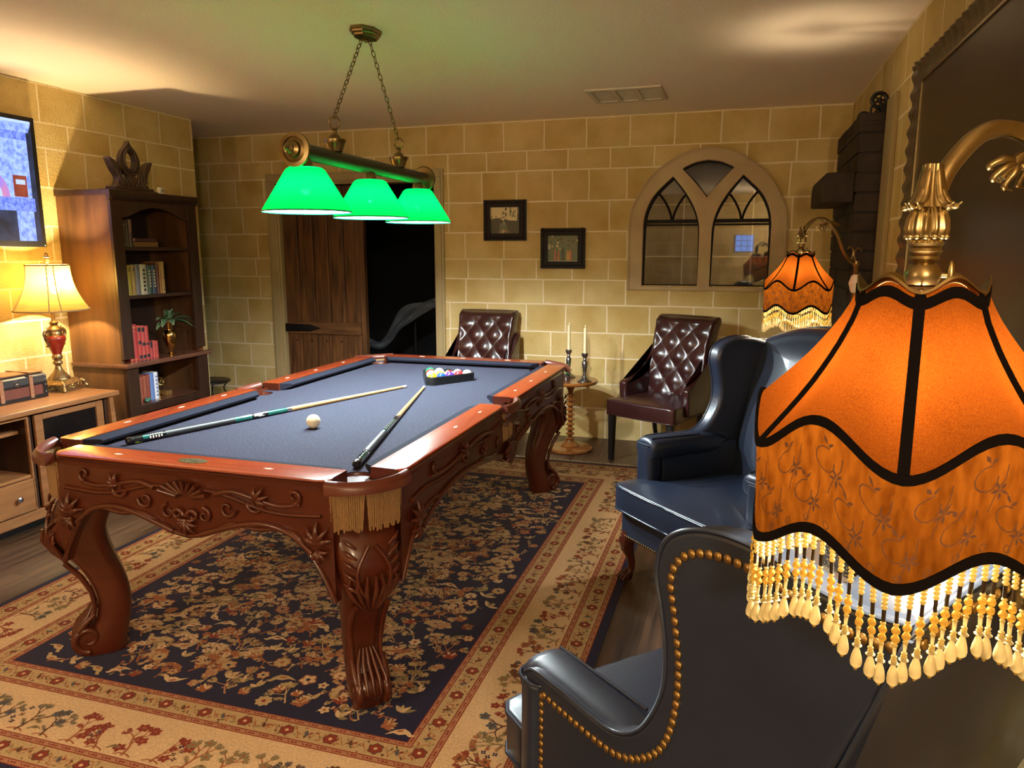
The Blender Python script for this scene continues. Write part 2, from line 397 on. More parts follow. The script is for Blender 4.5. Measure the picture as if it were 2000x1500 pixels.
def offs(poly, d):
    n = len(poly); cx = sum(p[0] for p in poly)/n; cz = sum(p[1] for p in poly)/n
    return [(cx+(x-cx)*(1-d/abs(max(.05, math.hypot(x-cx, z-cz)))), cz+(z-cz)*(1-d/max(.05, math.hypot(x-cx, z-cz)))) for x, z in poly]
M['sash'] = mat('bronze_sash', (.005, .004, .003), .6, spec=.2)
for nm, poly, side in (('lancet_sash', lanL, -1), ('lancet_sash', lanR, 1)):
    big = offs(poly, -.012); small = offs(poly, .016)
    sh = plate(big, [small], YB+.035, YB+.075, wy)
    cx = WC+side*.2475
    sh.box((cx-.215, YB+.03, 1.675), (cx+.215, YB+.07, 1.70)); sh.box((cx-.215, YB+.025, 1.655), (cx+.215, YB+.065, 1.668))
    for q in (-1, 1):
        pth = cat_rom([(cx+q*.004, YB+.05, 1.70), (cx+q*.02, YB+.05, 1.76), (cx+q*.062, YB+.05, 1.84), (cx+q*.135, YB+.05, 1.93)], 5)
        sh.tube(pth, .009, 6)
    sh.build(nm, M['sash'], win)
b = plate(offs(kiteW, -.012), [offs(kiteW, .010)], YB+.035, YB+.07, wy); b.build('kite_sash', M['sash'], win)
# glass: clear, mirror-like at night
mg = bpy.data.materials.new('window_glass'); mg.use_nodes = True; t = mg.node_tree; t.nodes.clear()
o_ = t.nodes.new('ShaderNodeOutputMaterial'); g_ = t.nodes.new('ShaderNodeBsdfGlossy'); g_.inputs['Roughness'].default_value = .02; g_.inputs[0].default_value = (.9, .95, 1, 1)
tp_ = t.nodes.new('ShaderNodeBsdfTransparent'); mx_ = t.nodes.new('ShaderNodeMixShader'); mx_.inputs[0].default_value = .045
L(t, tp_.outputs[0], mx_.inputs[1]); L(t, g_.outputs[0], mx_.inputs[2]); L(t, mx_.outputs[0], o_.inputs[0])
b = MB(); b.prism(offs(arch_inner, .002), YB+.055, YB+.059, wy); b.build('pane', mg, win)
# outer storm window grid and the dark outside
M['storm'] = mat('grey_storm_bar', (.16, .17, .18), .5)
b = MB()
for side in (-1, 1):
    cx = WC+side*.2475
    b.box((cx+.075, YB+.10, 1.19), (cx+.085, YB+.11, 1.95)); b.box((cx-.21, YB+.10, 1.425), (cx+.21, YB+.11, 1.433)); b.box((cx-.21, YB+.10, 1.81), (cx+.21, YB+.11, 1.816))
b.build('storm_grid', M['storm'], win)
M['night'] = mat('night_outside', (.022, .028, .034), .6, noise=(5, (.07, .085, .095), (1,1,.3), .4, .8))
b = MB(); b.box((-1.3, YB+.5, .8), (.66, YB+.55, 2.45)); b.build('night_backdrop', M['night'], win)  # added backdrop panel, the night outside is put into its colour

# doorway: casing, door leaf, dark room behind
b = MB()
for x0, x1 in ((DX0-.085, DX0+.005), (DX1-.005, DX1+.07)):
    b.box((x0, YB-.018, 0), (x1, YB+.002, DZ-.006)); b.box((x0+.015, YB-.028, 0), (x1-.02, YB-.017, DZ+.008))
b.box((DX0-.085, YB-.019, DZ-.005), (DX1+.07, YB+.002, DZ+.075)); b.box((DX0-.07, YB-.029, DZ+.009), (DX1+.05, YB-.018, DZ+.06))
b.box((DX0, YB, 0), (DX0+.02, YB+.14, DZ)); b.box((DX1-.02, YB, 0), (DX1, YB+.14, DZ)); b.box((DX0, YB, DZ-.02), (DX1, YB+.14, DZ))
struct(b.build('trim_1', M['casing'], bevel=.003, smooth=30))
M['door'] = mat('stained_plank_door', (.17, .072, .022), .45, noise=(3.5, (.035, .014, .006), (9, 1, .8), .32, .7), bump=(30, .25, .004))
M['door2'] = mat('stained_door_rail', (.19, .085, .028), .45, noise=(3.5, (.05, .02, .008), (.8, 1, 9), .32, .7), bump=(30, .25, .004))
door = bpy.data.objects.new('door_1', None); C.objects.link(door); struct(door)
dx0, dx1 = DX0+.022, -3.06
b = MB(); nP = 5; pw = (dx1-dx0-.05)/nP
for i in range(nP): b.box((dx0+i*pw+.004, YB+.035, .02), (dx0+(i+1)*pw-.004, YB+.07, DZ-.03))
b.box((dx0, YB+.05, .02), (dx1, YB+.062, DZ-.03))
b.build('plank_panel', M['door'], door, bevel=.006)
b = MB(); b.box((dx1-.045, YB+.02, .02), (dx1, YB+.075, DZ-.03)); b.build('edge_stile', M['door'], door, bevel=.004)
for z in (.752, 1.78, .12):
    b = MB(); b.box((dx0+.02, YB+.012, z), (dx1-.05, YB+.035, z+.105)); b.build('cross_rail', M['door2'], door, bevel=.005)
for z in (.804, 1.832):
    b = MB(); b.pad([(dx0, z-.035), (dx0+.25, z-.03), (dx0+.36, z), (dx0+.25, z+.03), (dx0, z+.035)], 0, .008, .002, 2, mp=lambda x, y, h: (x, YB+.012-h, y))
    b.build('strap_hinge', M['iron'], door)
b = MB()
for i in range(1, 5): b.ball((dx0+i*pw-.05, YB+.033, .69), .008)
b.build('nail_heads', M['iron'], door)
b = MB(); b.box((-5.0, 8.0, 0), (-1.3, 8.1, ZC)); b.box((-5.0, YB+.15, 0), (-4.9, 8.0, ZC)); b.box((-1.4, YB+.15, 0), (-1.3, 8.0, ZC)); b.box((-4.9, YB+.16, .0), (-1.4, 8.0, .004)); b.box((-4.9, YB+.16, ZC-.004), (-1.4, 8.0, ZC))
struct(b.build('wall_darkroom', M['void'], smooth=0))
# sheer dotted cloth draped over a stool in the dark room
t = thing('draped_cloth', 'sheer grey dotted cloth draped over a dark stand in the unlit room beyond the door', 'cloth', (-3.05, 6.75, 0))
M['sheer'] = mat('sheer_grey_cloth', (.10, .11, .12), .7, noise=(60, (.5, .5, .5), (1,1,1), .70, .74))
b = MB(); prof = [(-.60, .63, .02), (-.46, .60, .04), (-.33, .61, .05), (-.22, .73, .09), (-.12, .88, .13), (.0, .97, .13), (.14, 1.01, .08), (.33, 1.03, .05)]
rows = []
for x, z, wd in cat_rom(prof, 4):
    rows.append([(x, -.12+.03*math.sin(k*1.7+x*9)-.05*k/6, z-wd*1.5*k/6-(.02*math.sin(k+x*14))) for k in range(7)])
b.loft(rows, cap=False, closed=False)
rows2 = [[(p[0], p[1]+.01, p[2]) for p in r] for r in rows]; b.loft(rows2, cap=False, closed=False)
b.build('cloth_sheet', M['sheer'], t)
b = MB(); b.lathe([(.015, .0), (.015, .88), (.03, .9)], 10, (-.02, 0, .03)); b.lathe([(.16, 0), (.16, .02), (.02, .035)], 20, (-.02, 0, .005)); b.tube([(-.35, 0, .56), (-.02, 0, .90), (.3, 0, .96)], .012)
b.build('stand', M['iron'], t)

# window in the wall behind the photographer (seen mirrored in the gothic window)
b = MB(); b.box((-.12, -1.998, 1.47), (.18, -1.985, 1.75))
wn = b.build('window_2', mat('dusk_pane', (.02, .03, .05), .3, emit=((.18, .30, .70), 4))); struct(wn)
b = MB()
for k in range(4): b.box((-.125+.1*k, -1.985, 1.46), (-.115+.1*k, -1.97, 1.76)); b.box((-.12, -1.985, 1.465+.093*k), (.18, -1.97, 1.475+.093*k))
b.build('muntins', M['casing'], wn)

# white board strip on the right wall
b = MB(); b.box((XR-.022, 4.015, 0), (XR, 4.225, 2.205)); struct(b.build('trim_2', M['casing'], bevel=.004))

# ceiling vent
t = thing('ceiling_vent', 'flat cream air return grille with three panels on the ceiling', 'vent', (-.755, 4.98, ZC))
b = MB()
b.box((-.235, -.21, -.012), (.235, -.165, 0)); b.box((-.235, .165, -.012), (.235, .21, 0))
for x in (-.235, -.085, .055, .20): b.box((x, -.165, -.012), (x+.035, .165, 0))
b.build('grille_frame', mat('vent_paint', (.62, .54, .42), .5), t, bevel=.003)
for x in (-.2, -.05, .09):
    b = MB()
    for k in range(22): b.box((x, -.165+k*.015, -.006), (x+(.115 if x < .0 else .11), -.165+k*.015+.009, -.002))
    b.build('louvre_panel', mat('louvre_paint', (.58, .50, .39), .6), t)

# fireplace breast of black painted brick
t = thing('fireplace', 'black painted brick fireplace breast with a corbelled mantel in the right back corner', 'fireplace', (.603, 4.70, 0))
b = MB(); z = 0; k = 0
random.seed(3)
while z < 2.09:
    h = .098; dy = 0 if k % 2 == 0 else .11
    gap = .006; e = random.uniform(-.003, .003)
    xs = [(-.068+e, .066)]
    ys = [-.46, -.23+dy, -.02+dy, .20+dy*.5, .465]
    for y0, y1 in zip(ys, ys[1:]):
        e2 = random.uniform(-.004, .004)
        b.box((-.068+e2, y0+(gap/2 if y0 > -.45 else e), z), (.064, y1-(gap/2 if y1 < .4 else 0), z+h-gap))
    z += h; k += 1
b.build('brick_breast', M['brick'], t, bevel=.006)
b = MB(); b.box((-.06, -.452, .002), (.062, .455, 2.09)); b.build('mortar_core', mat('dark_mortar', (.02, .016, .013), .8), t, smooth=0)
b = MB(); b.box((-.07, -.463, 2.093), (.066, .47, 2.112)); b.build('capping', M['brick'], t, bevel=.004)
b = MB(); prof = [(-.225, 1.715), (-.226, 1.80), (-.222, 1.845), (-.205, 1.866), (-.07, 1.866), (-.07, 1.715)]
b.prism(prof, -.455, .17, lambda x, y, h: (x, h, y)); b.build('mantel', M['brick'], t, bevel=.01)
b = MB(); b.box((-.074, -.25, .08), (-.066, .25, .75)); b.build('firebox', M['black'], t)
t = thing('iron_pulley', 'black wrought iron pulley wheel standing on top of the brick fireplace', 'ornament', (.625, 4.31, 2.1145))
b = MB(); b.torus((0, 0, .105), .034, .010, 'y', 24, 8); b.ball((0, 0, .105), .013); 
for k in range(5): a = k*2*PI/5; b.tube([(0, 0, .105), (.034*math.cos(a), 0, .105+.034*math.sin(a))], .004, 6)
b.build('wheel', M['iron'], t)
b = MB(); b.box((-.045, -.02, 0), (.04, .02, .008)); b.tube([(-.038, 0, .004), (-.036, 0, .07), (-.02, -.012, .1)], .006); b.tube([(.03, 0, .004), (.02, 0, .05), (.0, -.014, .1)], .008); b.ball((0, 0, .035), .022, sc=(1, .8, 1.4)); b.box((.018, -.008, .045), (.04, .012, .10))
b.build('bracket', M['iron'], t)
t = MB(); t.torus((0, 0, .030), .024, .009, 'y', 20, 8); t.box((-.02, -.012, 0), (.02, .012, .012))
tag(t.build('iron_ring', M['iron'], loc=(.562, 4.34, 2.112)), 'small black iron ring at the left edge of the fireplace top', 'ornament')

# large dark picture in a rope-edged frame on the right wall
t = thing('picture_frame', 'large dark brown panel in a wavy carved wooden frame high on the right wall', 'picture', (XR, 2.55, 1.55))
def side_frame(y0, z0, y1, z1, wd):
    b = MB(); N = 60
    def strip(p, q, inn):   # carved bar from p to q, inner side towards inn
        rings = []; p = Vector(p); q = Vector(q); inn = Vector(inn); n_ = max(10, int((q-p).length/.012))
        for i in range(n_+1):
            c = p.lerp(q, i/n_); wv = .006*math.sin(i*1.05)+.004*math.sin(i*.31)
            e = c-inn*(wv+.004); mid = c+inn*wd*.45; f = c+inn*wd
            hx = -.045-.006*math.sin(i*1.05+1)
            rings.append([(-.001, e.y, e.z), (-.02, e.y, e.z), (hx, (c+inn*wd*.2).y, (c+inn*wd*.2).z), (hx+.008, mid.y, mid.z), (-.03, (c+inn*wd*.8).y, (c+inn*wd*.8).z), (-.022, f.y, f.z), (-.001, f.y, f.z)])
        b.loft(rings)
    strip((0, y0, z1), (0, y1, z1), (0, 0, -1)); strip((0, y0, z0), (0, y1, z0), (0, 0, 1))
    strip((0, y1, z0), (0, y1, z1), (0, -1, 0)); strip((0, y0, z0), (0, y0, z1), (0, 1, 0)); return b
side_frame(-.85, -.62, .97, .665, .085).build('carved_frame', mat('carved_frame_wood', (.10, .065, .035), .4, noise=(30, (.05, .03, .015), (1,1,1), .4, .7), bump=(50, .5, .005), coat=.2), t)
b = MB(); b.box((-.02, -.77, -.54), (-.004, .89, .585)); b.build('panel', mat('dark_brown_canvas', (.030, .016, .008), .38, noise=(2, (.04, .022, .01), (1,1,1), .3, .7)), t)
b = MB()
for a, c in (((-.026, -.775, .578), (-.018, .89, .588)), ((-.026, .883, -.54), (-.018, .893, .588)), ((-.026, -.775, -.54), (-.018, .89, -.53))): b.box(a, c)
b.build('inner_fillet', M['brass'], t)

# television on the left wall
t = thing('television', 'flat black television on the left wall showing a blue-lit stone fireplace', 'television', (XL+.004, 2.87, 1.862))
b = MB(); b.box((.015, -.65, -.37), (.055, .65, .372)); b.box((.0, -.3, -.2), (.015, .3, .2)); b.build('case', M['black'], t, bevel=.006)
def em(name, c1, s, c2=None, sc_=12):
    m = mat(name, (.005, .005, .006), .25); tt = m.node_tree; bs = tt.nodes['Principled BSDF']; bs.inputs['Emission Strength'].default_value = s
    if c2:
        tc = tt.nodes.new('ShaderNodeTexCoord'); n = tt.nodes.new('ShaderNodeTexNoise'); n.inputs['Scale'].default_value = sc_; n.inputs['Detail'].default_value = 8; L(tt, tc.outputs['Object'], n.inputs['Vector'])
        r = tt.nodes.new('ShaderNodeValToRGB'); r.color_ramp.elements[0].position = .35; r.color_ramp.elements[1].position = .65
        r.color_ramp.elements[0].color = (*c1, 1); r.color_ramp.elements[1].color = (*c2, 1); L(tt, n.outputs['Fac'], r.inputs[0]); L(tt, r.outputs[0], bs.inputs['Emission Color'])
    else: bs.inputs['Emission Color'].default_value = (*c1, 1)
    return m
EM = [em('picture_dark', (.008, .01, .02), 1, (.02, .03, .07)), em('picture_stone', (.10, .16, .62), 1, (.26, .36, .90), 45), em('picture_ledge', (.16, .24, .75), 1, (.06, .09, .40), 60),
      em('picture_arch', (.45, .14, .20), 1, (.22, .14, .45), 14), em('picture_sign', (.13, .022, .015), 1, (.20, .04, .02), 20), em('picture_pale', (.30, .38, .60), 1), em('picture_rail', (.30, .40, .80), 1)]
b = MB()
def scr(poly, m, d):
    vs = [(.0555+d*.0004, y, z) for y, z in poly]; b.add(vs, [tuple(range(len(vs)))], m)
def R_(y0, z0, y1, z1): return [(y0, z0), (y1, z0), (y1, z1), (y0, z1)]
scr(R_(-.635, -.335, .62, .345), 0, 0)
scr(R_(-.585, .235, .585, .28), 2, 1); scr([(-.60, .28), (.60, .28), (.62, .33), (-.62, .33)], 1, 1); scr(R_(-.635, .33, .62, .345), 6, 1)
for s in (-1, 1):
    scr(R_(*(sorted((s*.585, s*.25))[0], -.10), *(sorted((s*.585, s*.25))[1], .235)), 1, 1)
    a, c = sorted((s*.585, s*.475)); scr(R_(a, -.335, c, -.16), 1, 1)
scr(R_(-.605, -.165, .60, -.09), 2, 2)
arc = [(.455*math.cos(a)*.98, -.09+.0+.26*math.sin(a)) for a in [PI*i/20 for i in range(21)]]; scr(arc, 3, 3)
arc = [(.40*math.cos(a), -.09+.225*math.sin(a)) for a in [PI*i/20 for i in range(21)]]; scr(arc, 5, 4)
for yy in (.33, .25, .1, -.1, -.25): scr(R_(yy, -.09, yy+.012, .05), 0, 5)
scr(R_(.472, -.085, .558, .035), 4, 5); scr(R_(.488, -.015, .548, .012), 5, 6)
b.build('screen', EM, t, smooth=0)
b = MB(); b.ball((.056, .636, -.36), .003, 8, 6); b.build('standby_light', em('standby_glow', (1, .6, .2), 2), t)

# two small pictures on the back wall
def small_pic(cx, cz, w_, h_, label, kind):
    t = thing('framed_picture', label, 'picture', (cx, YB, cz))
    o = [(-w_, -h_), (w_, -h_), (w_, h_), (-w_, h_)]; d = .052
    b = plate(o, [[(-w_+d, -h_+d), (w_-d, -h_+d), (w_-d, h_-d), (-w_+d, h_-d)]], -.006, -.022, wy)
    for s in (-1, 1):
        for k in range(int(w_*2/.022)): b.ball((-w_+.016+k*.022, -.022, s*(h_-.022)), .010, 8, 6, sc=(1, .7, .8))
        for k in range(int(h_*2/.022)): b.ball((s*(w_-.022), -.022, -h_+.016+k*.022), .010, 8, 6, sc=(.8, .7, 1))
        b.box((-w_+d-.008, -.02, s*(h_-d)-.004), (w_-d+.008, -.026, s*(h_-d)+.004)); b.box((s*(w_-d)-.004, -.02, -h_+d-.008), (s*(w_-d)+.004, -.026, h_-d+.008))
    b.build('carved_frame', mat('ebony_frame', (.010, .006, .004), .55, spec=.25), t)
    cols = [(.42, .34, .18), (.05, .045, .025), (.12, .10, .045), (.34, .10, .04), (.36, .20, .06), (.09, .10, .05), (.30, .28, .22)]
    MM = [mat('print_ink', tuple(min(.9, x*1.7) for x in c), .5) for c in cols]
    b = MB(); iw, ih = w_-d, h_-d; random.seed(11+kind)
    def q(poly, m, dd): b.add([(x, -.008-dd*.0003, z) for x, z in poly], [tuple(range(len(poly)))], m)
    b.box((-iw, -.001, -ih), (iw, -.008, ih), 0 if kind == 0 else 5)
    def blob(x, z, r, m, dd, n=7): q([(x+r*random.uniform(.5, 1)*math.cos(2*PI*i/n), z+r*random.uniform(.5, 1)*math.sin(2*PI*i/n)) for i in range(n)], m, dd)
    if kind == 0:
        q([(-iw, -ih), (iw, -ih), (iw, -.005), (.03, .0), (0, .012), (-.02, -.003), (-.04, .02), (-iw, .012)], 1, 1)
        q([(-.05, -ih), (.03, -ih), (.01, -.02), (-.02, -.01), (-.045, -.03)], 5, 2)
        q([(iw-.03, -ih), (iw, -ih), (iw, ih), (iw-.02, ih)], 1, 2)
        for k in range(26): blob(random.uniform(-.02, iw-.005), random.uniform(.02, ih-.008), .010, random.choice([1, 2, 5]), 3+k*.1)
        for k in range(5): blob(random.uniform(-iw+.01, -.02), random.uniform(.0, .03), .009, 2, 3+k*.1)
        for k in range(16): blob(random.uniform(-.05, .035), random.uniform(-ih+.008, -ih+.03), .006, random.choice([3, 4, 6, 0]), 6+k*.1)
        q([(-.012, -.035), (-.006, -.035), (-.006, .0), (-.010, .0)], 6, 9)
    else:
        q([(-.012, -ih+.01), (.014, -ih+.01), (.012, .0), (0, .012), (-.010, 0)], 1, 2)
        for k in range(60): blob(random.uniform(-iw+.008, iw-.008), random.uniform(-.01, ih-.008), .011, random.choice([2, 1, 5, 2, 0]), 3+k*.1)
        for k in range(9): blob(random.uniform(-iw+.008, -iw+.02), random.uniform(-.0, .03), .008, 6, 10+k*.1)
        for x in (-.062, -.034, .036, .05, .062):
            q([(x-.008, -ih+.012), (x+.008, -ih+.012), (x+.004, -.02), (x-.004, -.02)], random.choice([3, 4]), 12); blob(x, -.014, .006, 4, 13)
            blob(x+.006, -.03, .008, 3, 13.5)
        q([(-iw, -ih), (iw, -ih), (iw, -ih+.009), (-iw, -ih+.009)], 6, 14)
    b.build('print', MM, t, smooth=0)
small_pic(-1.797, 1.708, .175, .157, 'small landscape of dark trees in an ebony frame, upper of two on the back wall', 0)
small_pic(-1.328, 1.490, .176, .154, 'small garden picture with red figures, ebony frame, lower of two on back wall', 1)

# ------------------------------------------------------------------ the rug (knotted pattern drawn as flat pile shapes in one mesh)
RX0, RX1, RY0, RY1 = -2.915, -.430, 1.372, 4.965          # outer edge
FX0, FX1, FY0, FY1 = -2.450, -.895, 1.840, 4.498          # navy field
def wool(name, c):
    c2 = tuple(x*.72 for x in c)
    return mat(name, c, .95, spec=.1, noise=(150, c2, (1,1,1), .35, .7), sheen=.15)
WM = [wool('wool_navy', (.011, .015, .078)), wool('wool_tan', (.60, .46, .27)), wool('wool_red', (.30, .045, .03)), wool('wool_cream', (.80, .62, .42)),
      wool('wool_rust', (.42, .15, .07)), wool('wool_olive', (.30, .25, .14)), wool('wool_brown', (.14, .065, .035)), wool('wool_rose', (.52, .27, .17)), wool('wool_slate', (.10, .12, .16))]
NAVY, TAN, RED, CREAM, RUST, OLIVE, BROWN, ROSE, SLATE = range(9)
rg = MB(); random.seed(21)
RZ = .005
def rp(poly, m, d): zj = RZ+d*.00013+random.random()*.00011; rg.add([(x, y, zj) for x, y in poly], [tuple(range(len(poly)))], m)
def rrectf(x0, y0, x1, y1, m, d): rp([(x0, y0), (x1, y0), (x1, y1), (x0, y1)], m, d)
def stroke(pts, w0, w1, m, d):
    n = len(pts); l_ = []; r_ = []
    for i in range(n):
        a = pts[max(0, i-1)]; b_ = pts[min(n-1, i+1)]; dx, dy = b_[0]-a[0], b_[1]-a[1]; k = math.hypot(dx, dy) or 1
        ww = lerp(w0, w1, i/(n-1))/2; l_.append((pts[i][0]-dy/k*ww, pts[i][1]+dx/k*ww)); r_.append((pts[i][0]+dy/k*ww, pts[i][1]-dx/k*ww))
    zj = RZ+d*.00013+random.random()*.00011; vs = [(x, y, zj) for x, y in l_+r_]; rg.add(vs, [(i, i+1, n+i+1, n+i) for i in range(n-1)], m)
def leaf(x, y, a, ln, wd, m, d, out=None):
    c, s = math.cos(a), math.sin(a)
    sh = [(0, 0), (.25, .42), (.55, .5), (.8, .3), (1, 0), (.8, -.3), (.55, -.5), (.25, -.42)]
    if out is not None: rp([(x+(u*ln*1.25-ln*.1)*c-v*wd*1.6*s, y+(u*ln*1.25-ln*.1)*s+v*wd*1.6*c) for u, v in sh], out, d-1)
    rp([(x+u*ln*c-v*wd*s, y+u*ln*s+v*wd*c) for u, v in sh], m, d)
def rosette(x, y, r, n, m, cen, d, out=None):
    a0 = random.uniform(0, 6)
    for k in range(n):
        a = a0+2*PI*k/n; leaf(x+.15*r*math.cos(a), y+.15*r*math.sin(a), a, r*.95, r*.75, m, d+(k%2)*.5, out)
    rp([(x+r*.3*math.cos(i), y+r*.3*math.sin(i)) for i in [2*PI*j/7 for j in range(7)]], cen, d+2)
def palmette(x, y, a, r, m, m2, d):
    for k in range(-3, 4): leaf(x, y, a+k*.36, r*(1-.08*abs(k)), r*.32, m if k % 2 == 0 else m2, d+abs(k)*.3, None)
    rp([(x+r*.25*math.cos(i), y+r*.25*math.sin(i)) for i in [2*PI*j/6 for j in range(6)]], m2, d+2)
def bird(x, y, a, r, m, m2, d):
    c, s = math.cos(a), math.sin(a); f = -1 if random.random() < .5 else 1
    sh = [(-1.1, .25), (-.5, .15), (-.1, .38), (.35, .35), (.55, .62), (.78, .66), (.98, .5), (.75, .42), (.62, .1), (.25, -.25), (-.3, -.2), (-.7, -.02)]
    rp([(x+u*r*c-v*f*r*s, y+u*r*s+v*f*r*c) for u, v in sh], m, d)
    leaf(x-.35*r*c, y-.35*r*s, a+.1, r*.6, r*.22, m2, d+1)
def tree(x, y, a, h, sty, d=4, outline=None, dep=2, ls=.105, tw=.045):
    """branching shrub; sty = (wood, leaf, leaf2)"""
    wd, l1, l2 = sty
    def br(x, y, a, ln, w_, dep):
        pts = [(x, y)]; aa = a
        for k in range(4):
            aa += random.uniform(-.22, .22); pts.append((pts[-1][0]+ln/4*math.cos(aa), pts[-1][1]+ln/4*math.sin(aa)))
        stroke(pts, w_, w_*.6, wd, d)
        if dep == 0:
            for k in (1, 2, 3, 4):
                for s in (-1, 1): leaf(pts[k][0], pts[k][1], aa+s*random.uniform(.6, .95), h*ls, h*ls*.36, random.choice((l1, l1, l2)), d+1, outline)
            leaf(pts[-1][0], pts[-1][1], aa, h*ls*1.05, h*ls*.4, l1, d+1, outline)
            if random.random() < .22: rosette(pts[-1][0], pts[-1][1], h*.10, 5, l2, wd, d+2)
        else:
            n = 2 if (dep == 1 or tw > .05) else 3
            for k in range(n): br(pts[-1][0], pts[-1][1], aa+(k-(n-1)/2)*random.uniform(.65, .95), ln*.72, w_*.7, dep-1)
            if dep >= 2: br(pts[2][0], pts[2][1], aa+random.choice((-1, 1))*1.0, ln*.6, w_*.6, 0)
    br(x, y, a, h*(.34 if dep == 2 else .27), h*tw, dep)
# base slab and bands
rg.box((RX0, RY0, .001), (RX1, RY1, RZ-.0003), NAVY)
def bands():
    spec = [(.030, ROSE), (.006, RED), (.0, None)]
    seq = [(.033, .004, RED), (.037, .016, ROSE), (.053, .004, RED), (.057, .070, TAN), (.127, .004, RED), (.131, .015, ROSE), (.146, .004, RED), (.150, .200, CREAM),
           (.350, .004, RED), (.354, .015, ROSE), (.369, .004, RED), (.373, .066, TAN), (.439, .004, RED), (.443, .015, ROSE), (.458, .004, RED)]
    for i, (o, w_, m) in enumerate(seq):
        x0, x1, y0, y1 = RX0+o, RX1-o, RY0+o, RY1-o
        rrectf(x0, y0, x1, y0+w_, m, 1); rrectf(x0, y1-w_, x1, y1, m, 1); rrectf(x0, y0+w_, x0+w_, y1-w_, m, 1); rrectf(x1-w_, y0+w_, x1, y1-w_, m, 1)
    rrectf(RX0+.462, RY0+.462, RX1-.462, RY1-.462, NAVY, 1)
bands()
def along(off, step, fn):
    """walk the four sides at a distance off from the outer edge; fn(x, y, inward angle, side length t)"""
    x0, x1, y0, y1 = RX0+off, RX1-off, RY0+off, RY1-off
    for (ax, ay, bx, by, ang) in ((x0, y0, x1, y0, PI/2), (x1, y0, x1, y1, PI), (x1, y1, x0, y1, -PI/2), (x0, y1, x0, y0, 0)):
        ln = math.hypot(bx-ax, by-ay); n = max(1, round(ln/step))
        for k in range(n):
            if ay == 99: continue
            q = (k+.5)/n; fn(lerp(ax, bx, q), lerp(ay, by, q), ang, k)
for off in (.045, .1385, .3615, .4505):
    along(off, .05, lambda x, y, a, k: (leaf(x, y, a+PI/2, .012, .008, RED, 3), leaf(x, y, a-PI/2, .012, .008, RED, 3)))
    along(off, .05, lambda x, y, a, k: stroke([(x+.014*math.cos(a+PI/2)-.004*math.cos(a), y+.014*math.sin(a+PI/2)-.004*math.sin(a)), (x+.024*math.cos(a+PI/2)+.004*math.cos(a), y+.024*math.sin(a+PI/2)+.004*math.sin(a))], .003, .003, RED, 3))
def guard(x, y, a, k):
    if k % 4 == 0: rosette(x, y, .021, 6, RED, CREAM, 4, BROWN)
    elif k % 4 == 2: leaf(x-.012*math.cos(a), y-.012*math.sin(a), a+.5, .03, .012, SLATE if k % 8 == 2 else BROWN, 4); leaf(x, y, a-.9, .018, .008, RED, 4)
    for j in range(5):
        px = x+random.uniform(-.02, .02)*abs(math.sin(a))+random.uniform(-.026, .026)*abs(math.cos(a)); py = y+random.uniform(-.026, .026)*abs(math.sin(a))+random.uniform(-.02, .02)*abs(math.cos(a))
        leaf(px, py, random.uniform(0, 6.3), .015, .006, random.choice((RUST, BROWN, OLIVE, RUST)), 3)
    q = a+PI/2; stroke([(x+u*.02*math.cos(q)+.016*math.sin(u*3)*math.cos(a), y+u*.02*math.sin(q)+.016*math.sin(u*3)*math.sin(a)) for u in (-1, -.5, 0, .5, 1)], .003, .003, RUST, 2.6)
along(.092, .038, guard); along(.406, .038, guard)
kinds = [(BROWN, RED, RUST), (RED, SLATE, BROWN), (RUST, OLIVE, OLIVE), (RUST, RED, RED), (BROWN, OLIVE, SLATE), (OLIVE, RUST, OLIVE)]
def border_tree(x, y, a, k):
    tree(x, y, a+random.uniform(-.15, .15), .185 if k % 2 == 0 else .165, kinds[(k*5+int(x*7)) % 6], 4, None, 3, .062, .055)
    q = a+PI/2
    stroke([(x+u*.03*math.cos(q)-.004*math.cos(a)*0+(.010-.010*u*u)*math.cos(a), y+u*.03*math.sin(q)+(.010-.010*u*u)*math.sin(a)) for u in (-1, -.5, 0, .5, 1)], .005, .005, RUST, 3)
    if k % 3 == 1: bird(x+.05*math.cos(q)+.03*math.cos(a), y+.05*math.sin(q)+.03*math.sin(a), q, .024, OLIVE, BROWN, 6)
    if k % 3 == 0:
        for j in range(5): rosette(x+(.045+.016*(j % 2))*math.cos(q)+(.03+.018*j)*math.cos(a), y+(.045+.016*(j % 2))*math.sin(q)+(.03+.018*j)*math.sin(a), .009, 4, random.choice((BROWN, NAVY)), ROSE, 5)
along(.338, .105, lambda x, y, a, k: None)
along(.160, .105, border_tree)
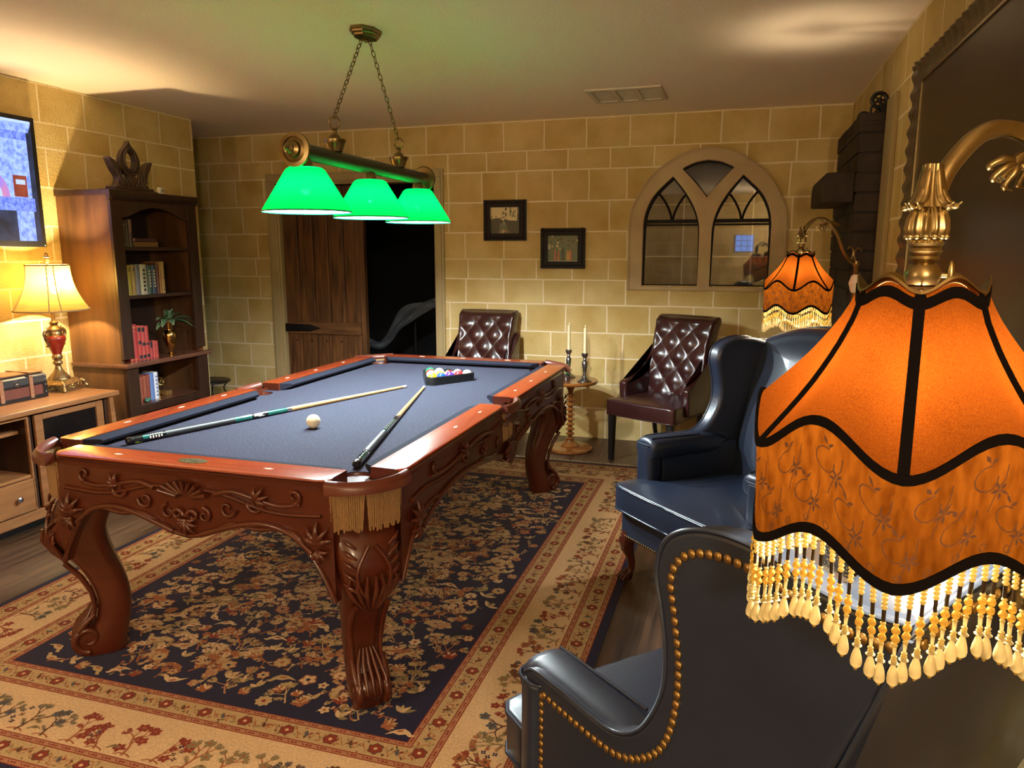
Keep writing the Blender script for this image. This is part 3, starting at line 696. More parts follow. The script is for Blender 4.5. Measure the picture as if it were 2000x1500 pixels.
# the navy field: shrubs, palmettes, rosettes, birds, grown towards the far end
pad_ = .035; gy = FY0+.05; row = 0
def inside(x, y, e=.0): return FX0+e < x < FX1-e and FY0+e < y < FY1-e
def field_motif(x, y):
    r = random.random(); a = PI/2+random.uniform(-1.0, 1.0)
    if not inside(x, y, .03): return
    if r < .42:
        h = random.uniform(.12, .18)
        if inside(x+h*math.cos(a), y+h*math.sin(a), .02): tree(x, y, a, h, random.choice([(RUST, TAN, CREAM), (ROSE, TAN, TAN), (RUST, TAN, RUST), (TAN, OLIVE, TAN), (RUST, CREAM, TAN)]), 6, random.choice((None, None, RUST, BROWN)), random.choice((2, 3)), random.choice((.08, .095)))
    elif r < .60: palmette(x, y, a, random.uniform(.035, .05), random.choice((TAN, CREAM, OLIVE)), random.choice((RUST, ROSE, RED)), 9)
    elif r < .78: rosette(x, y, random.uniform(.018, .030), random.choice((5, 6, 8)), random.choice((TAN, CREAM, TAN, ROSE)), random.choice((RED, RUST, NAVY)), 11, random.choice((RED, RUST, NAVY)))
    elif r < .88: bird(x, y, random.uniform(-.5, .5)+random.choice((0, PI)), random.uniform(.04, .055), random.choice((TAN, CREAM)), RUST, 14)
    else:
        for k in range(6): leaf(x, y, a+random.uniform(-1.3, 1.3), random.uniform(.03, .055), .016, random.choice((TAN, OLIVE, CREAM)), 8)
y = FY0+.045
while y < FY1-.03:
    x = FX0+.04+(.03 if row % 2 else 0)
    while x < FX1-.03:
        field_motif(x+random.uniform(-.018, .018), y+random.uniform(-.018, .018)); x += .074
    y += .070; row += 1
for k in range(380):
    x = random.uniform(FX0+.05, FX1-.05); y = random.uniform(FY0+.05, FY1-.05); a = random.uniform(0, 6.3); pts = [(x, y)]
    for j in range(5):
        a += random.uniform(-.5, .5); pts.append((pts[-1][0]+.016*math.cos(a), pts[-1][1]+.016*math.sin(a)))
    if all(inside(p[0], p[1], .015) for p in pts):
        stroke(pts, .006, .003, random.choice((RUST, TAN, ROSE)), 5)
        for p in pts[1:]: leaf(p[0], p[1], random.uniform(0, 6.3), .02, .009, random.choice((TAN, OLIVE, RUST, TAN)), 7)
rug = thing('persian_rug', 'large navy and cream patterned rug with tree borders under the pool table', 'rug')
rg.build('pile', WM, rug, smooth=0)
b = MB()
for k in range(420):
    x = lerp(RX0, RX1, (k+.5)/420)
    for (y0, s) in ((RY1-.001, 1),):
        dx = random.uniform(-.01, .01); ln = .036+random.uniform(-.009, .008)
        b.tube([(x, y0, .004), (x+dx*.5, y0+s*ln*.5, .004+random.uniform(0, .004)), (x+dx, y0+s*ln, .004)], [.0035, .0032, .002], 4)
b.build('end_fringe', wool('wool_fringe', (.62, .52, .36)), rug, kind='stuff')

# ------------------------------------------------------------------ pool table
TX, TY = -1.658, 3.135; HW, HL = .690, 1.285; ZT = .80; ZB = .762
pt = thing('pool_table', 'carved cherry wood pool table with dark blue cloth and fringed pockets on the rug', 'pool table', (TX, TY, 0))
RW = .112; CW = .048
pk = .058
# bed
holes = []
for sx in (-1, 1):
    for sy, rr in ((-1, .062), (0, .056), (1, .062)):
        cx = sx*(HW-RW-.050) if sy else sx*(HW-.075); cy = sy*(HL-RW-.050) if sy else 0
        if sy == 0: cx = sx*(HW-.070)
        holes.append((cx, cy, rr))
outer = [(sx*x, sy*y) for sx, sy, rv in ((-1, -1, 0), (1, -1, 1), (1, 1, 0), (-1, 1, 1)) for x, y in ([(HW-.03, HL-.16), (HW-.16, HL-.03)][::-1] if rv else [(HW-.03, HL-.16), (HW-.16, HL-.03)])]
hl = [[(cx+r*math.cos(2*PI*k/20), cy+r*math.sin(2*PI*k/20)) for k in range(20)] for cx, cy, r in holes]
b = plate(outer, hl, ZB-.02, ZB, lambda x, y, h: (x, y, h)); b.build('bed_cloth', M['cloth'], pt)
# rails and cushions: (start, end) along, fixed side
def rail(x0, y0, x1, y1, nx, ny, mt, sights):
    """outer edge line from p0 to p1; n points inwards"""
    dx, dy = x1-x0, y1-y0; ln = math.hypot(dx, dy); ux, uy = dx/ln, dy/ln
    def W(s, d, z): return (x0+ux*s+nx*d, y0+uy*s+ny*d, z)
    b = MB(); prof = [(.008, ZT-.040), (.006, ZT-.024), (.001, ZT-.021), (-.002, ZT-.014), (.002, ZT-.011), (-.003, ZT-.007), (.0, ZT-.002), (.008, ZT), (RW, ZT), (RW, ZT-.04)]
    ch = .022; rings = []
    for s, k in ((0, 1), (.008, .55), (.02, .2), (.04, 0), (ln-.04, 0), (ln-.02, .2), (ln-.008, .55), (ln, 1)):
        rings.append([W(s, d+ch*k if d < .05 else d, z) for d, z in prof])
    b.loft(rings)
    b.m = [1 if sum(b.v[k][2] for k in f)/len(f) < ZT-.0045 else 0 for f in b.f]  # rail sides, same wood, darkened: their shade is put into the colour
    r_ = b.build('rail', [mt, M['carved']], pt, smooth=30)
    c = MB(); c1, c2 = .055, .055
    cp = [(0, ZT-.003), (CW*.8, ZT-.006), (CW, ZT-.012), (CW-.004, ZT-.022), (.008, ZB+.002), (0, ZB+.002)]
    rr = []
    for e, k in ((0, 0), (1, 0)):
        rg_ = []
        for d, z in cp:
            q = c1*(d/CW)*.75+.012 if e == 0 else ln-(c2*(d/CW)*.75+.012)
            rg_.append(W(q, RW+d, z))
        rr.append(rg_)
    c.loft(rr); c.build('cushion', M['cushion'], pt, smooth=40)
    for s in sights:
        g = MB(); g.add([W(s-.020, RW*.47, ZT+.0006), W(s, RW*.47-.007, ZT+.0006), W(s+.020, RW*.47, ZT+.0006), W(s, RW*.47+.007, ZT+.0006), W(s-.020, RW*.47, ZT-.001), W(s, RW*.47-.007, ZT-.001), W(s+.020, RW*.47, ZT-.001), W(s, RW*.47+.007, ZT-.001)],
                       [(0,1,2,3), (4,7,6,5), (0,4,5,1), (1,5,6,2), (2,6,7,3), (3,7,4,0)])
        g.build('sight', M['pearl'], r_, smooth=0)
    return r_
cg = .165; sg = .088
r1 = rail(-HW+cg, -HL, HW-cg, -HL, 0, 1, M['cherry_x'], (.23, .81))
rail(HW-cg, HL, -HW+cg, HL, 0, -1, M['cherry_x'], (.23, .53, .81))
Ls = HL-cg-sg
for sx in (-1, 1):
    rail(sx*HW, -HL+cg, sx*HW, -sg, -sx, 0, M['cherry'], (.28, .58, .86))
    rail(sx*HW, sg, sx*HW, HL-cg, -sx, 0, M['cherry'], (.17, .45, .76))
b = MB(); b.lathe([(.046, 0), (.046, .0015), (.04, .002), (.0, .002)], 32, (0, 0, 0)); b.v = [(x*1.15, y*.55, z) for x, y, z in b.v]
b.build('oval_nameplate', mat('bronze_plate', (.20, .17, .08), .35, metal=.6, noise=(90, (.08, .07, .03), (1,1,1), .45, .6)), r1, loc=(0, -HL+.055, ZT))
# pockets
def pocket(cx, cy, a_mid, spread, R, name_l=None, fringe_n=30, span=None, bulge=None):
    p = bpy.data.objects.new('pocket', None); C.objects.link(p); p.parent = pt
    # leather covered iron along a rounded outer path
    path = bulge
    b = MB()
    sec = []
    for i, (x, y) in enumerate(path):
        a = path[max(0, i-1)]; c = path[min(len(path)-1, i+1)]; tx, ty = c[0]-a[0], c[1]-a[1]; k = math.hypot(tx, ty); nx, ny = ty/k, -tx/k   # outwards
        w_ = .026; dp = -.012*math.sin(PI*i/(len(path)-1))
        pr_ = [(.000, ZT-.036), (.007, ZT-.032), (.010, ZT-.020+dp*.3), (.008, ZT-.008+dp*.6), (.0, ZT+.001+dp*.6), (-.010, ZT+.003+dp*.5), (-w_+.006, ZT-.002+dp), (-w_, ZT-.012+dp), (-w_, ZT-.040)]
        sec.append([(x+nx*d, y+ny*d, z) for d, z in pr_])
    b.loft(sec); b.build('leather_collar', M['leather_br'], p, smooth=50)
    b = MB()
    rr = [(R+.001, ZB-.003), (R-.002, ZB-.015), (R-.01, ZB-.06), (R-.03, ZB-.11), (.005, ZB-.125)]
    b.lathe(rr, 24, (cx, cy, 0), cap=False)
    n0 = len(b.v)
    b.build('leather_bucket', M['leather_br'], p, smooth=60)
    # bullion fringe
    b = MB(); N = fringe_n
    seg = [0]
    for a, c in zip(path, path[1:]): seg.append(seg[-1]+math.hypot(c[0]-a[0], c[1]-a[1]))
    for k in range(N):
        s = seg[-1]*(k+.5)/N; i = max(j for j in range(len(seg)-1) if seg[j] <= s); f = (s-seg[i])/(seg[i+1]-seg[i])
        x = lerp(path[i][0], path[i+1][0], f); y = lerp(path[i][1], path[i+1][1], f)
        tx, ty = path[i+1][0]-path[i][0], path[i+1][1]-path[i][1]; q = math.hypot(tx, ty); nx, ny = ty/q, -tx/q
        ln = .132+random.uniform(-.010, .008); ph = k*1.3
        part_ = .005*math.exp(-((k-N*.55)/1.6)**2)*(1 if k > N*.55 else -1)
        pts = []; 
        for j in range(11):
            u = j/10; pts.append((x+nx*(.014+.004*u)+tx/q*part_*u*2+.0005*math.sin(ph+j*2.4), y+ny*(.014+.004*u)+ty/q*part_*u*2+.0005*math.cos(ph+j*2.4), ZT-.034-ln*u))
        b.tube(cat_rom(pts, 2), [.0042 if j % 2 else .0033 for j in range(21)], 5)
    b.tube([(x, y, ZT-.037) for x, y in path], .006, 6)
    b.build('gold_fringe', M['fringe'], p, smooth=60)
    return p
def corner_path(sx, sy):
    # from end rail gap around the corner to side rail gap
    a = (HW-cg-.004, HL+.002); e = (HW+.002, HL-cg-.004)
    pts = [a, (HW-.135, HL-.004), (HW-.105, HL-.016), (HW-.068, HL-.040), (HW-.040, HL-.068), (HW-.016, HL-.105), (HW-.004, HL-.135), e]
    pts = cat_rom(pts, 4); pts = [(x*sx, y*sy) for x, y in pts]
    if sx*sy < 0: pts = pts[::-1]
    return pts     # clockwise seen from above so that the normal points outwards
for sx in (-1, 1):
    for sy in (-1, 1): pocket(sx*(HW-RW-.050), sy*(HL-RW-.050), 0, 0, .060, bulge=corner_path(sx, sy), fringe_n=38)
    pts = cat_rom([(HW-.004, sg+.004), (HW+.010, sg*.6), (HW+.014, 0), (HW+.010, -sg*.6), (HW-.004, -sg-.004)], 5)
    if sx < 0: pts = [(-x, y) for x, y in pts][::-1]
    pocket(sx*(HW-.070), 0, 0, 0, .054, bulge=pts, fringe_n=26)
# black net tassels hanging under the pockets
for x, y in ((-HW+.135, -HL+.135), (HW-.07, 0), (HW-.135, HL-.135)):
    b = MB()
    for k in range(9):
        a = 2*PI*k/9
        for s in (1, -1):
            b.tube([(x+(.055-.02*u)*math.cos(a+s*u*1.4), y+(.055-.02*u)*math.sin(a+s*u*1.4), ZT-.10-.13*u) for u in (0, .25, .5, .75, 1)], .0045, 5)
    for k in range(12):
        a = 2*PI*k/12; b.tube([(x+.03*math.cos(a), y+.03*math.sin(a), ZT-.225), (x+.038*math.cos(a), y+.038*math.sin(a), ZT-.27)], .005, 5)
    b.lathe([(.0, ZT-.235), (.036, ZT-.235), (.036, ZT-.222), (.0, ZT-.222)], 14, (x, y, 0)); b.build('pocket_net', M['black'], pt)
# aprons with carved relief
def scroll(cu, cz, r0, turns, a0, s=1, n=22):
    return [(cu+s*r0*(1-.8*i/n)*math.cos(a0+turns*2*PI*i/n), cz+r0*(1-.8*i/n)*math.sin(a0+turns*2*PI*i/n)) for i in range(n+1)]
def relief(b, mp, pts, r0, r1, flat=.8, lift=.0):
    n = len(pts); P = [mp(u, z, lift) for u, z in pts]
    b.tube(P, [lerp(r0, r1, abs(i/(n-1)*2-.6) if False else i/(n-1)) for i in range(n)], 7)
def acanthus(b, mp, u, z, ang, ln, n=5, sp=.5, r=.010):
    for k in range(n):
        t_ = (k-(n-1)/2); a = ang+t_*sp; l_ = ln*(1-.12*abs(t_))
        pts = [(u+l_*q*math.cos(a+.35*q*t_*.5), z+l_*q*math.sin(a+.35*q*t_*.5)) for q in (0, .25, .5, .75, 1)]
        P = [mp(uu, zz, .006+.010*math.sin(q*PI)) for (uu, zz), q in zip(pts, (0, .25, .5, .75, 1))]
        b.tube(P, [r*.4, r*.8, r*.85, r*.6, r*.12], 7)
def apron(mp, half, side):
    low = []
    N = 64
    for i in range(N+1):
        u = -half+2*half*i/N; q = abs(u)/half
        # cartouche dip in the middle, shallow arch, deep shoulders by the legs
        z = .600-.045*math.exp(-(u/.10)**2)+.018*math.sin(min(1, q)*PI)-.20*max(0, (q-.74)/.26)**1.6 if side == 'end' else .600-.075*math.exp(-(u/.16)**2)+.02*math.sin(q*PI)-.16*max(0, (q-.84)/.16)**1.6
        z += .006*math.cos(u*36)
        low.append((u, z))
    poly = [(-half, ZT-.040), *low, (half, ZT-.040)]
    b = MB(); n = len(low)
    for d0, d1 in ((-.032, .0),):
        vs = []
        for u, z in low: vs += [mp(u, ZT-.022, d1), mp(u, z, d1), mp(u, ZT-.022, d0), mp(u, z, d0)]
        fs = []
        for i in range(n-1):
            k = 4*i; fs += [(k, k+1, k+5, k+4), (k+2, k+6, k+7, k+3), (k+1, k+3, k+7, k+5)]
        b.add(vs, fs)
    o = b.build('apron', M['carved'], pt, smooth=30)
    # mouldings and carving
    b = MB()
    b.tube([mp(u, z+.004, .002) for u, z in low], .009, 6)
    mid = .695
    b.tube([mp(u, mid+.022*math.cos(u/half*PI*1.0)+.010*math.sin(abs(u)*15), .004) for u in [-half*.93+half*1.86*i/60 for i in range(61)] if True], .0075, 6)
    for s in (-1, 1):
        c = .30*half/.5 if side == 'end' else .33*half
        for (cu, cz, r_, tn, a0) in ((.50, .700, .034, 1.15, PI), (.30, .672, .030, -1.1, 0), (.76, .735, .024, 1.1, -PI/2), (.13, .640, .026, -1.1, PI/2)):
            relief(b, mp, scroll(s*cu*half, cz, r_, s*tn, a0 if s > 0 else PI-a0), .0075, .003, lift=.006)
        acanthus(b, mp, s*.50*half, .71, PI/2-s*.9, .055, 4, .45); acanthus(b, mp, s*.90*half, .59, PI/2, .075, 5, .42, .012); acanthus(b, mp, s*.90*half, .575, -PI/2+s*.5, .05, 4, .5, .010)
        relief(b, mp, cat_rom([(s*.22*half, .715), (s*.34*half, .73), (s*.5*half, .715), (s*.66*half, .700), (s*.80*half, .712)], 5), .009, .006, lift=.006)
        relief(b, mp, cat_rom([(s*.10*half, .575), (s*.24*half, .60), (s*.40*half, .625), (s*.56*half, .635), (s*.72*half, .615), (s*.86*half, .56)], 5), .011, .008, lift=.006)
    for k in range(9):
        a = PI/2+(k-4)*.30; b.tube([mp(.03*math.cos(a), .690+.03*math.sin(a)*.6, .01), mp(.085*math.cos(a)*1.15, .690+.060*math.sin(a), .016)], [.007, .009], 7)
    # shell cartouche hanging in the middle
    if side != 'end':
        for k in range(9):
            a = -PI/2+(k-4)*.30; b.tube([mp(.01*math.cos(a), .61, .012), mp(.05*math.cos(a), .61+.05*math.sin(a), .024), mp(.085*math.cos(a), .61+.095*math.sin(a), .014)], [.008, .013, .010], 7)
    else:
        acanthus(b, mp, 0, .62, -PI/2, .06, 7, .42, .010); relief(b, mp, scroll(-.03, .635, .022, 1, 0), .009, .005, lift=.01); relief(b, mp, scroll(.03, .635, .022, -1, PI), .009, .005, lift=.01)
    b.build('carving', M['carved'], o, smooth=60)
ay = -HL+.012
apron(lambda u, z, d: (u, ay-d, z), HW-.162, 'end'); apron(lambda u, z, d: (u, -ay+d, z), HW-.162, 'end')
ax = HW-.012
apron(lambda u, z, d: (ax+d, u, z), HL-.162, 'side'); apron(lambda u, z, d: (-ax-d, u, z), HL-.162, 'side')
b = MB(); b.box((-HW+.06, -HL+.16, .66), (HW-.06, HL-.16, ZB-.06)); b.box((-HW+.16, -HL+.06, .66), (HW-.16, HL-.06, ZB-.06)); b.build('slate_frame', M['carved'], pt)
# legs: cabriole with scroll feet, sweeping along the diagonal
def leg(sx, sy):
    dx, dy = sx*.7071, sy*.7071; cx, cy = sx*(HW-.155), sy*(HL-.155)
    b = MB()
    # (z, outward, half width, half depth)
    prof = [(.752, -.030, .118, .070), (.700, -.020, .118, .075), (.64, -.010, .112, .085), (.58, .025, .106, .095), (.50, .052, .095, .09), (.44, .040, .083, .078), (.38, .016, .074, .068), (.32, -.010, .066, .062), (.26, -.028, .060, .058), (.20, -.036, .056, .056), (.14, -.030, .054, .058), (.09, -.012, .054, .066), (.05, .004, .055, .072), (.009, .004, .052, .066)]
    rings = []
    for z, o, hw, hd in prof:
        ring = []
        for k in range(20):
            a = 2*PI*k/20; c, s = math.cos(a), math.sin(a); e = .62
            u = hd*math.copysign(abs(c)**e, c); v = hw*math.copysign(abs(s)**e, s)
            ring.append((cx+dx*(o+u)-dy*v*1.0, cy+dy*(o+u)+dx*v*1.0, z))
        rings.append(ring)
    b.loft(cat_rings(rings, 3)); lg = b.build('leg', M['carved'], pt, smooth=50)
    def mp(o, v, z): return (cx+dx*o-dy*v, cy+dy*o+dx*v, z)
    b = MB()
    # scroll foot roll
    for v in (-.045, .045):
        pts = [(.058+.050*(1-.78*i/26)*math.cos(-PI/2+2.6*PI*i/26)*1.0, .076+.050*(1-.78*i/26)*math.sin(-PI/2+2.6*PI*i/26)) for i in range(27)]
        b.tube([mp(o, v, z) for o, z in pts], [lerp(.016, .008, i/26) for i in range(27)], 8)
    b.tube([mp(.058, -.05, .076), mp(.058, -.025, .076), mp(.058, .025, .076), mp(.058, .05, .076)], [.036, .046, .046, .036], 16)
    b.build('scroll_foot', M['carved'], lg, smooth=60); b = MB()
    # knee leafage
    for k in range(7):
        t_ = k-3; v0 = t_*.022
        b.tube([mp(.165-abs(t_)*.012, v0, .50), mp(.168-abs(t_)*.012, v0*1.2, .46), mp(.140-abs(t_)*.01, v0*.8, .41), mp(.105, v0*.3, .365)], [.004, .008, .008, .003], 7)
    for s in (-1, 1):
        pts = [(s*(.010+.042*math.sin(i/14*PI*.95)), .585-.17*i/14) for i in range(15)]
        b.tube([mp(.132+.016*math.sin(i/14*PI), p[0], p[1]) for i, p in enumerate(pts)], .0065, 7)
        for k in range(5):
            z = .585-.035*k; b.tube([mp(.140, s*.050, z), mp(.136, s*.072, z+.018), mp(.122, s*.088, z+.03)], [.004, .007, .002], 7)
        # ridge down both shin edges
        b.tube([mp(.105, s*.052, .38), mp(.060, s*.054, .32), mp(.034, s*.052, .26), mp(.026, s*.048, .2), mp(.036, s*.045, .15)], [.010, .010, .009, .008, .008], 7)
        b.tube([mp(.03, s*.05, .17), mp(.062, s*.05, .14), mp(.088, s*.05, .11)], [.006, .012, .01], 7)
    for k in range(5):
        v0 = (k-2)*.018; b.tube([mp(.032, v0*.6, .20), mp(.055, v0*1.0, .155), mp(.092, v0*1.2, .118), mp(.112, v0*1.2, .075)], [.003, .007, .007, .003], 7)
    b.build('leg_carving', M['carved'], lg, smooth=60); b = MB()
    # rear brackets along both aprons
    return
    for (ex, ey) in ((1, 0), (0, 1)):
        px, py = cx-ex*sx*.11, cy-ey*sy*.11
        oo = (0, sy*.105) if ex else (sx*.105, 0)
        for k in range(3):
            b.tube([(px+ex*sx*.02+oo[0]-ex*sx*.02*k, py+ey*sy*.02+oo[1]-ey*sy*.02*k, .55-.02*k), (px-ex*sx*(.03+.02*k)+oo[0], py-ey*sy*(.03+.02*k)+oo[1], .575), (px-ex*sx*(.055+.02*k)+oo[0], py-ey*sy*(.055+.02*k)+oo[1], .60)], [.012, .014, .006], 7)
    b.build('bracket_leaves', M['carved'], lg, smooth=60)
def cat_rings(rings, n):
    return [[tuple(p) for p in r] for r in [list(zip(*[iter(fl)]*3)) for fl in cat_rom([tuple(c for p in r for c in p) for r in rings], n)]]
for sx in (-1, 1):
    for sy in (-1, 1): leg(sx, sy)

# ------------------------------------------------------------------ on the cloth
def ball_obj(name, x, y, cols, label, grp=None, rot=(0,0,0)):
    b = MB(); r = .0286; b.ball((0, 0, 0), r, 32, 20)
    if len(cols) > 1:
        for i, f in enumerate(b.f):
            z = sum(b.v[k][2] for k in f)/len(f); b.m[i] = 1 if abs(z) < r*.52 else 0
    o = b.build(name, cols, loc=(x, y, ZB+r+.0005), smooth=80); o.rotation_euler = rot; tag(o, label, 'ball', grp); return o
def bm_(n, c): return mat('ball_'+n, c, .08, spec=.6, coat=.6)
B = {k: bm_(k, c) for k, c in dict(cream=(.78, .72, .50), ivory=(.85, .80, .66), yellow=(.85, .52, .01), blue=(.01, .06, .45), red=(.62, .02, .03), purple=(.08, .03, .35), orange=(.80, .17, .01), green=(.01, .25, .09), maroon=(.28, .02, .02), black=(.01, .01, .01)).items()}
ball_obj('cue_ball', -1.618, 2.553, [B['cream']], 'cream cue ball alone in the middle of the table cloth')
# rack: near side from left to right, then rows behind
ang = math.radians(56.4); ux, uy = math.cos(ang), math.sin(ang); vx, vy = -uy, ux
ox, oy = -1.555, 3.625; D = .0573
rows_ = [[('yellow', 0, 'solid yellow ball at the near left corner of the rack'), ('blue', 0, 'solid dark blue ball beside the yellow one at the near edge of the rack'), ('purple', 0, 'solid purple ball in the middle of the near edge of the rack'), ('red', 0, 'solid bright red ball, fourth along the near edge of the rack'), ('ivory', 0, 'plain ivory ball at the right corner of the rack')],
         [('orange', 1, 'orange striped ball right behind the yellow and blue balls in the rack'), ('orange', 0, 'solid orange ball behind the blue and purple balls in the rack'), ('maroon', 1, 'maroon striped ball behind the purple and red balls in the rack'), ('red', 1, 'red striped ball behind the red and ivory balls in the rack')],
         [('blue', 1, 'blue striped ball at the left edge of the rack, third from the near corner'), ('yellow', 1, 'yellow striped ball in the heart of the rack'), ('black', 0, 'solid black ball near the far side of the rack')],
         [('maroon', 0, 'solid maroon ball one place before the far tip of the rack'), ('green', 1, 'green striped ball beside the maroon one near the far tip of the rack')],
         [('green', 0, 'solid green ball at the far tip of the rack')]]
for r_, row_ in enumerate(rows_):
    for c_, (col, st, lab) in enumerate(row_):
        x = ox+ux*D*(c_+r_*.5)+vx*D*.866*r_; y = oy+uy*D*(c_+r_*.5)+vy*D*.866*r_
        ball_obj('billiard_ball', x, y, [B['ivory'], B[col]] if st else [B[col]], lab, 'racked balls', (random.uniform(.6, 1.4), random.uniform(-.5, .5), random.uniform(0, 6)))
cxm, cym = ox+ux*D*2+vx*D*.866*4/3, oy+uy*D*2+vy*D*.866*4/3
def tri(R, rc):
    out = []
    for k in range(3):
        a = ang-PI/2-PI/3+k*2*PI/3; cx, cy = R*math.cos(a), R*math.sin(a)
        for j in range(9): t_ = a-PI/3+2*PI/3*j/8; out.append((cx+rc*math.cos(t_), cy+rc*math.sin(t_)))
    return out
Rt = D*4/math.sqrt(3)
inn = tri(Rt, .0295); out_ = tri(Rt, .040)
b = plate(out_, [inn], 0, .042, lambda x, y, h: (x, y, h))
tag(b.build('triangle_rack', mat('rack_plastic', (.012, .012, .012), .3), loc=(cxm, cym, ZB+.0005), smooth=40, bevel=.002), 'black plastic triangle rack around the balls at the far end of the table', 'rack')
def cue(x0, y0, x1, y1, label, kind):
    ln = 1.46; a = math.atan2(y1-y0, x1-x0); r0 = .0145
    t = thing('pool_cue', label, 'cue', (x0, y0, ZB+r0+.0005), a); tilt = math.asin((r0-.0065)/ln)
    t.rotation_euler = (0, tilt, a)
    M.setdefault('maple', mat('maple_shaft', (.62, .40, .16), .25, noise=(5, (.52, .32, .12), (.3, 9, 9), .3, .7), coat=.3)); M.setdefault('wrap', mat('grey_wrap', (.030, .030, .033), .45, bump=(500, .4, .001)))
    M.setdefault('cuegreen', mat('green_decal', (.01, .11, .09), .2, coat=.5)); M.setdefault('cuesilver', mat('silver_ring', (.6, .58, .55), .25, metal=1)); M.setdefault('cueblk', mat('gloss_black_butt', (.008, .01, .012), .12, coat=.6))
    M.setdefault('ferr', mat('white_ferrule', (.8, .76, .68), .4)); M.setdefault('cuelime', mat('lime_emblem', (.35, .55, .05), .3))
    def R(s): return lerp(r0, .0065, s/ln)
    def seg(n, s0, s1, m, k=0): 
        b = MB(); b.tube([(s0, 0, 0), (s0+(s1-s0)*.5, 0, 0), (s1, 0, 0)], [R(s0)+k, R((s0+s1)/2)+k, R(s1)+k], 16); return b.build(n, m, t, smooth=50)
    b = MB(); b.tube([(-.006, 0, 0), (0, 0, 0), (.016, 0, 0)], [.010, .0142, .0148], 16); b.build('rubber_bumper', M['black'], t)
    seg('butt_sleeve', .012, .14, M['cueblk']); seg('wrap', .14, .44, M['wrap'], .0004); seg('forearm', .44, .70, M['cueblk']); seg('joint_ring', .70, .725, M['cuesilver'], .0003); seg('shaft', .725, 1.43, M['maple']); seg('ferrule', 1.43, 1.455, M['ferr'])
    b = MB(); b.tube([(1.455, 0, 0), (1.462, 0, 0)], [.0063, .005], 10); b.build('tip', mat('blue_chalked_tip', (.10, .12, .14), .9), t)
    # decals on the upper, camera-side surface
    b = MB()
    def dec(s0, s1, a0, a1, m, k=.0006):
        vs = []; 
        for s in (s0, s1):
            for j in range(5): q = a0+(a1-a0)*j/4; vs.append((s, (R(s)+k)*math.cos(q), (R(s)+k)*math.sin(q)))
        b.add(vs, [(j, j+1, 6+j, 5+j) for j in range(4)], m)
    if kind == 0:
        dec(.030, .047, -2.5, -1.3-.9, 2); dec(.02, .034, -2.2-.6, -2.3, 2); dec(.05, .075, PI, 2.0, 0); 
        for k in range(5): dec(.075+.011*k, .081+.011*k, 2.7, 3.3+.1*(k % 2), 1)
        for k in range(6): dec(.078+.009*k, .083+.009*k, 2.1, 2.4, 1)
        b.build('butt_emblem', [M['cuegreen'], M['ferr'], M['cuelime']], t); b = MB()
        dec(.44, .52, 1.2, 4.0, 0); dec(.53, .57, 2.2, 3.0, 1); dec(.535, .60, 1.9, 2.1, 1); dec(.55, .58, 3.0, 3.4, 1); dec(.60, .70, 1.2, 3.6, 0)
    else:
        for k in range(4): dec(.030+.024*k, .044+.024*k, 1.5+.3*(k % 2), 2.0+.3*(k % 2), 0); dec(.035+.024*k, .05+.024*k, 2.3, 2.7, 0)
        dec(.125, .13, .5, 3.6, 1)
        b.build('butt_emblem', [M['cuegreen'], M['ferr'], M['cuelime']], t); b = MB()
        for a_ in (1.15, 1.75, 2.35): dec(.46, .64, a_, a_+.16, 0); dec(.46, .64, a_+.20, a_+.25, 1)
        dec(.44, .455, .6, 3.4, 0)
    b.build('forearm_inlay', [M['cuegreen'], M['ferr'], M['cuelime']], t)
cue(-2.128, 2.121, -1.648, 3.505, 'pool cue with grey wrap lying diagonally on the left half of the cloth', 0)
cue(-1.176, 2.096, -1.551, 3.503, 'pool cue with green inlays pointing from the near right pocket to the rack', 1)

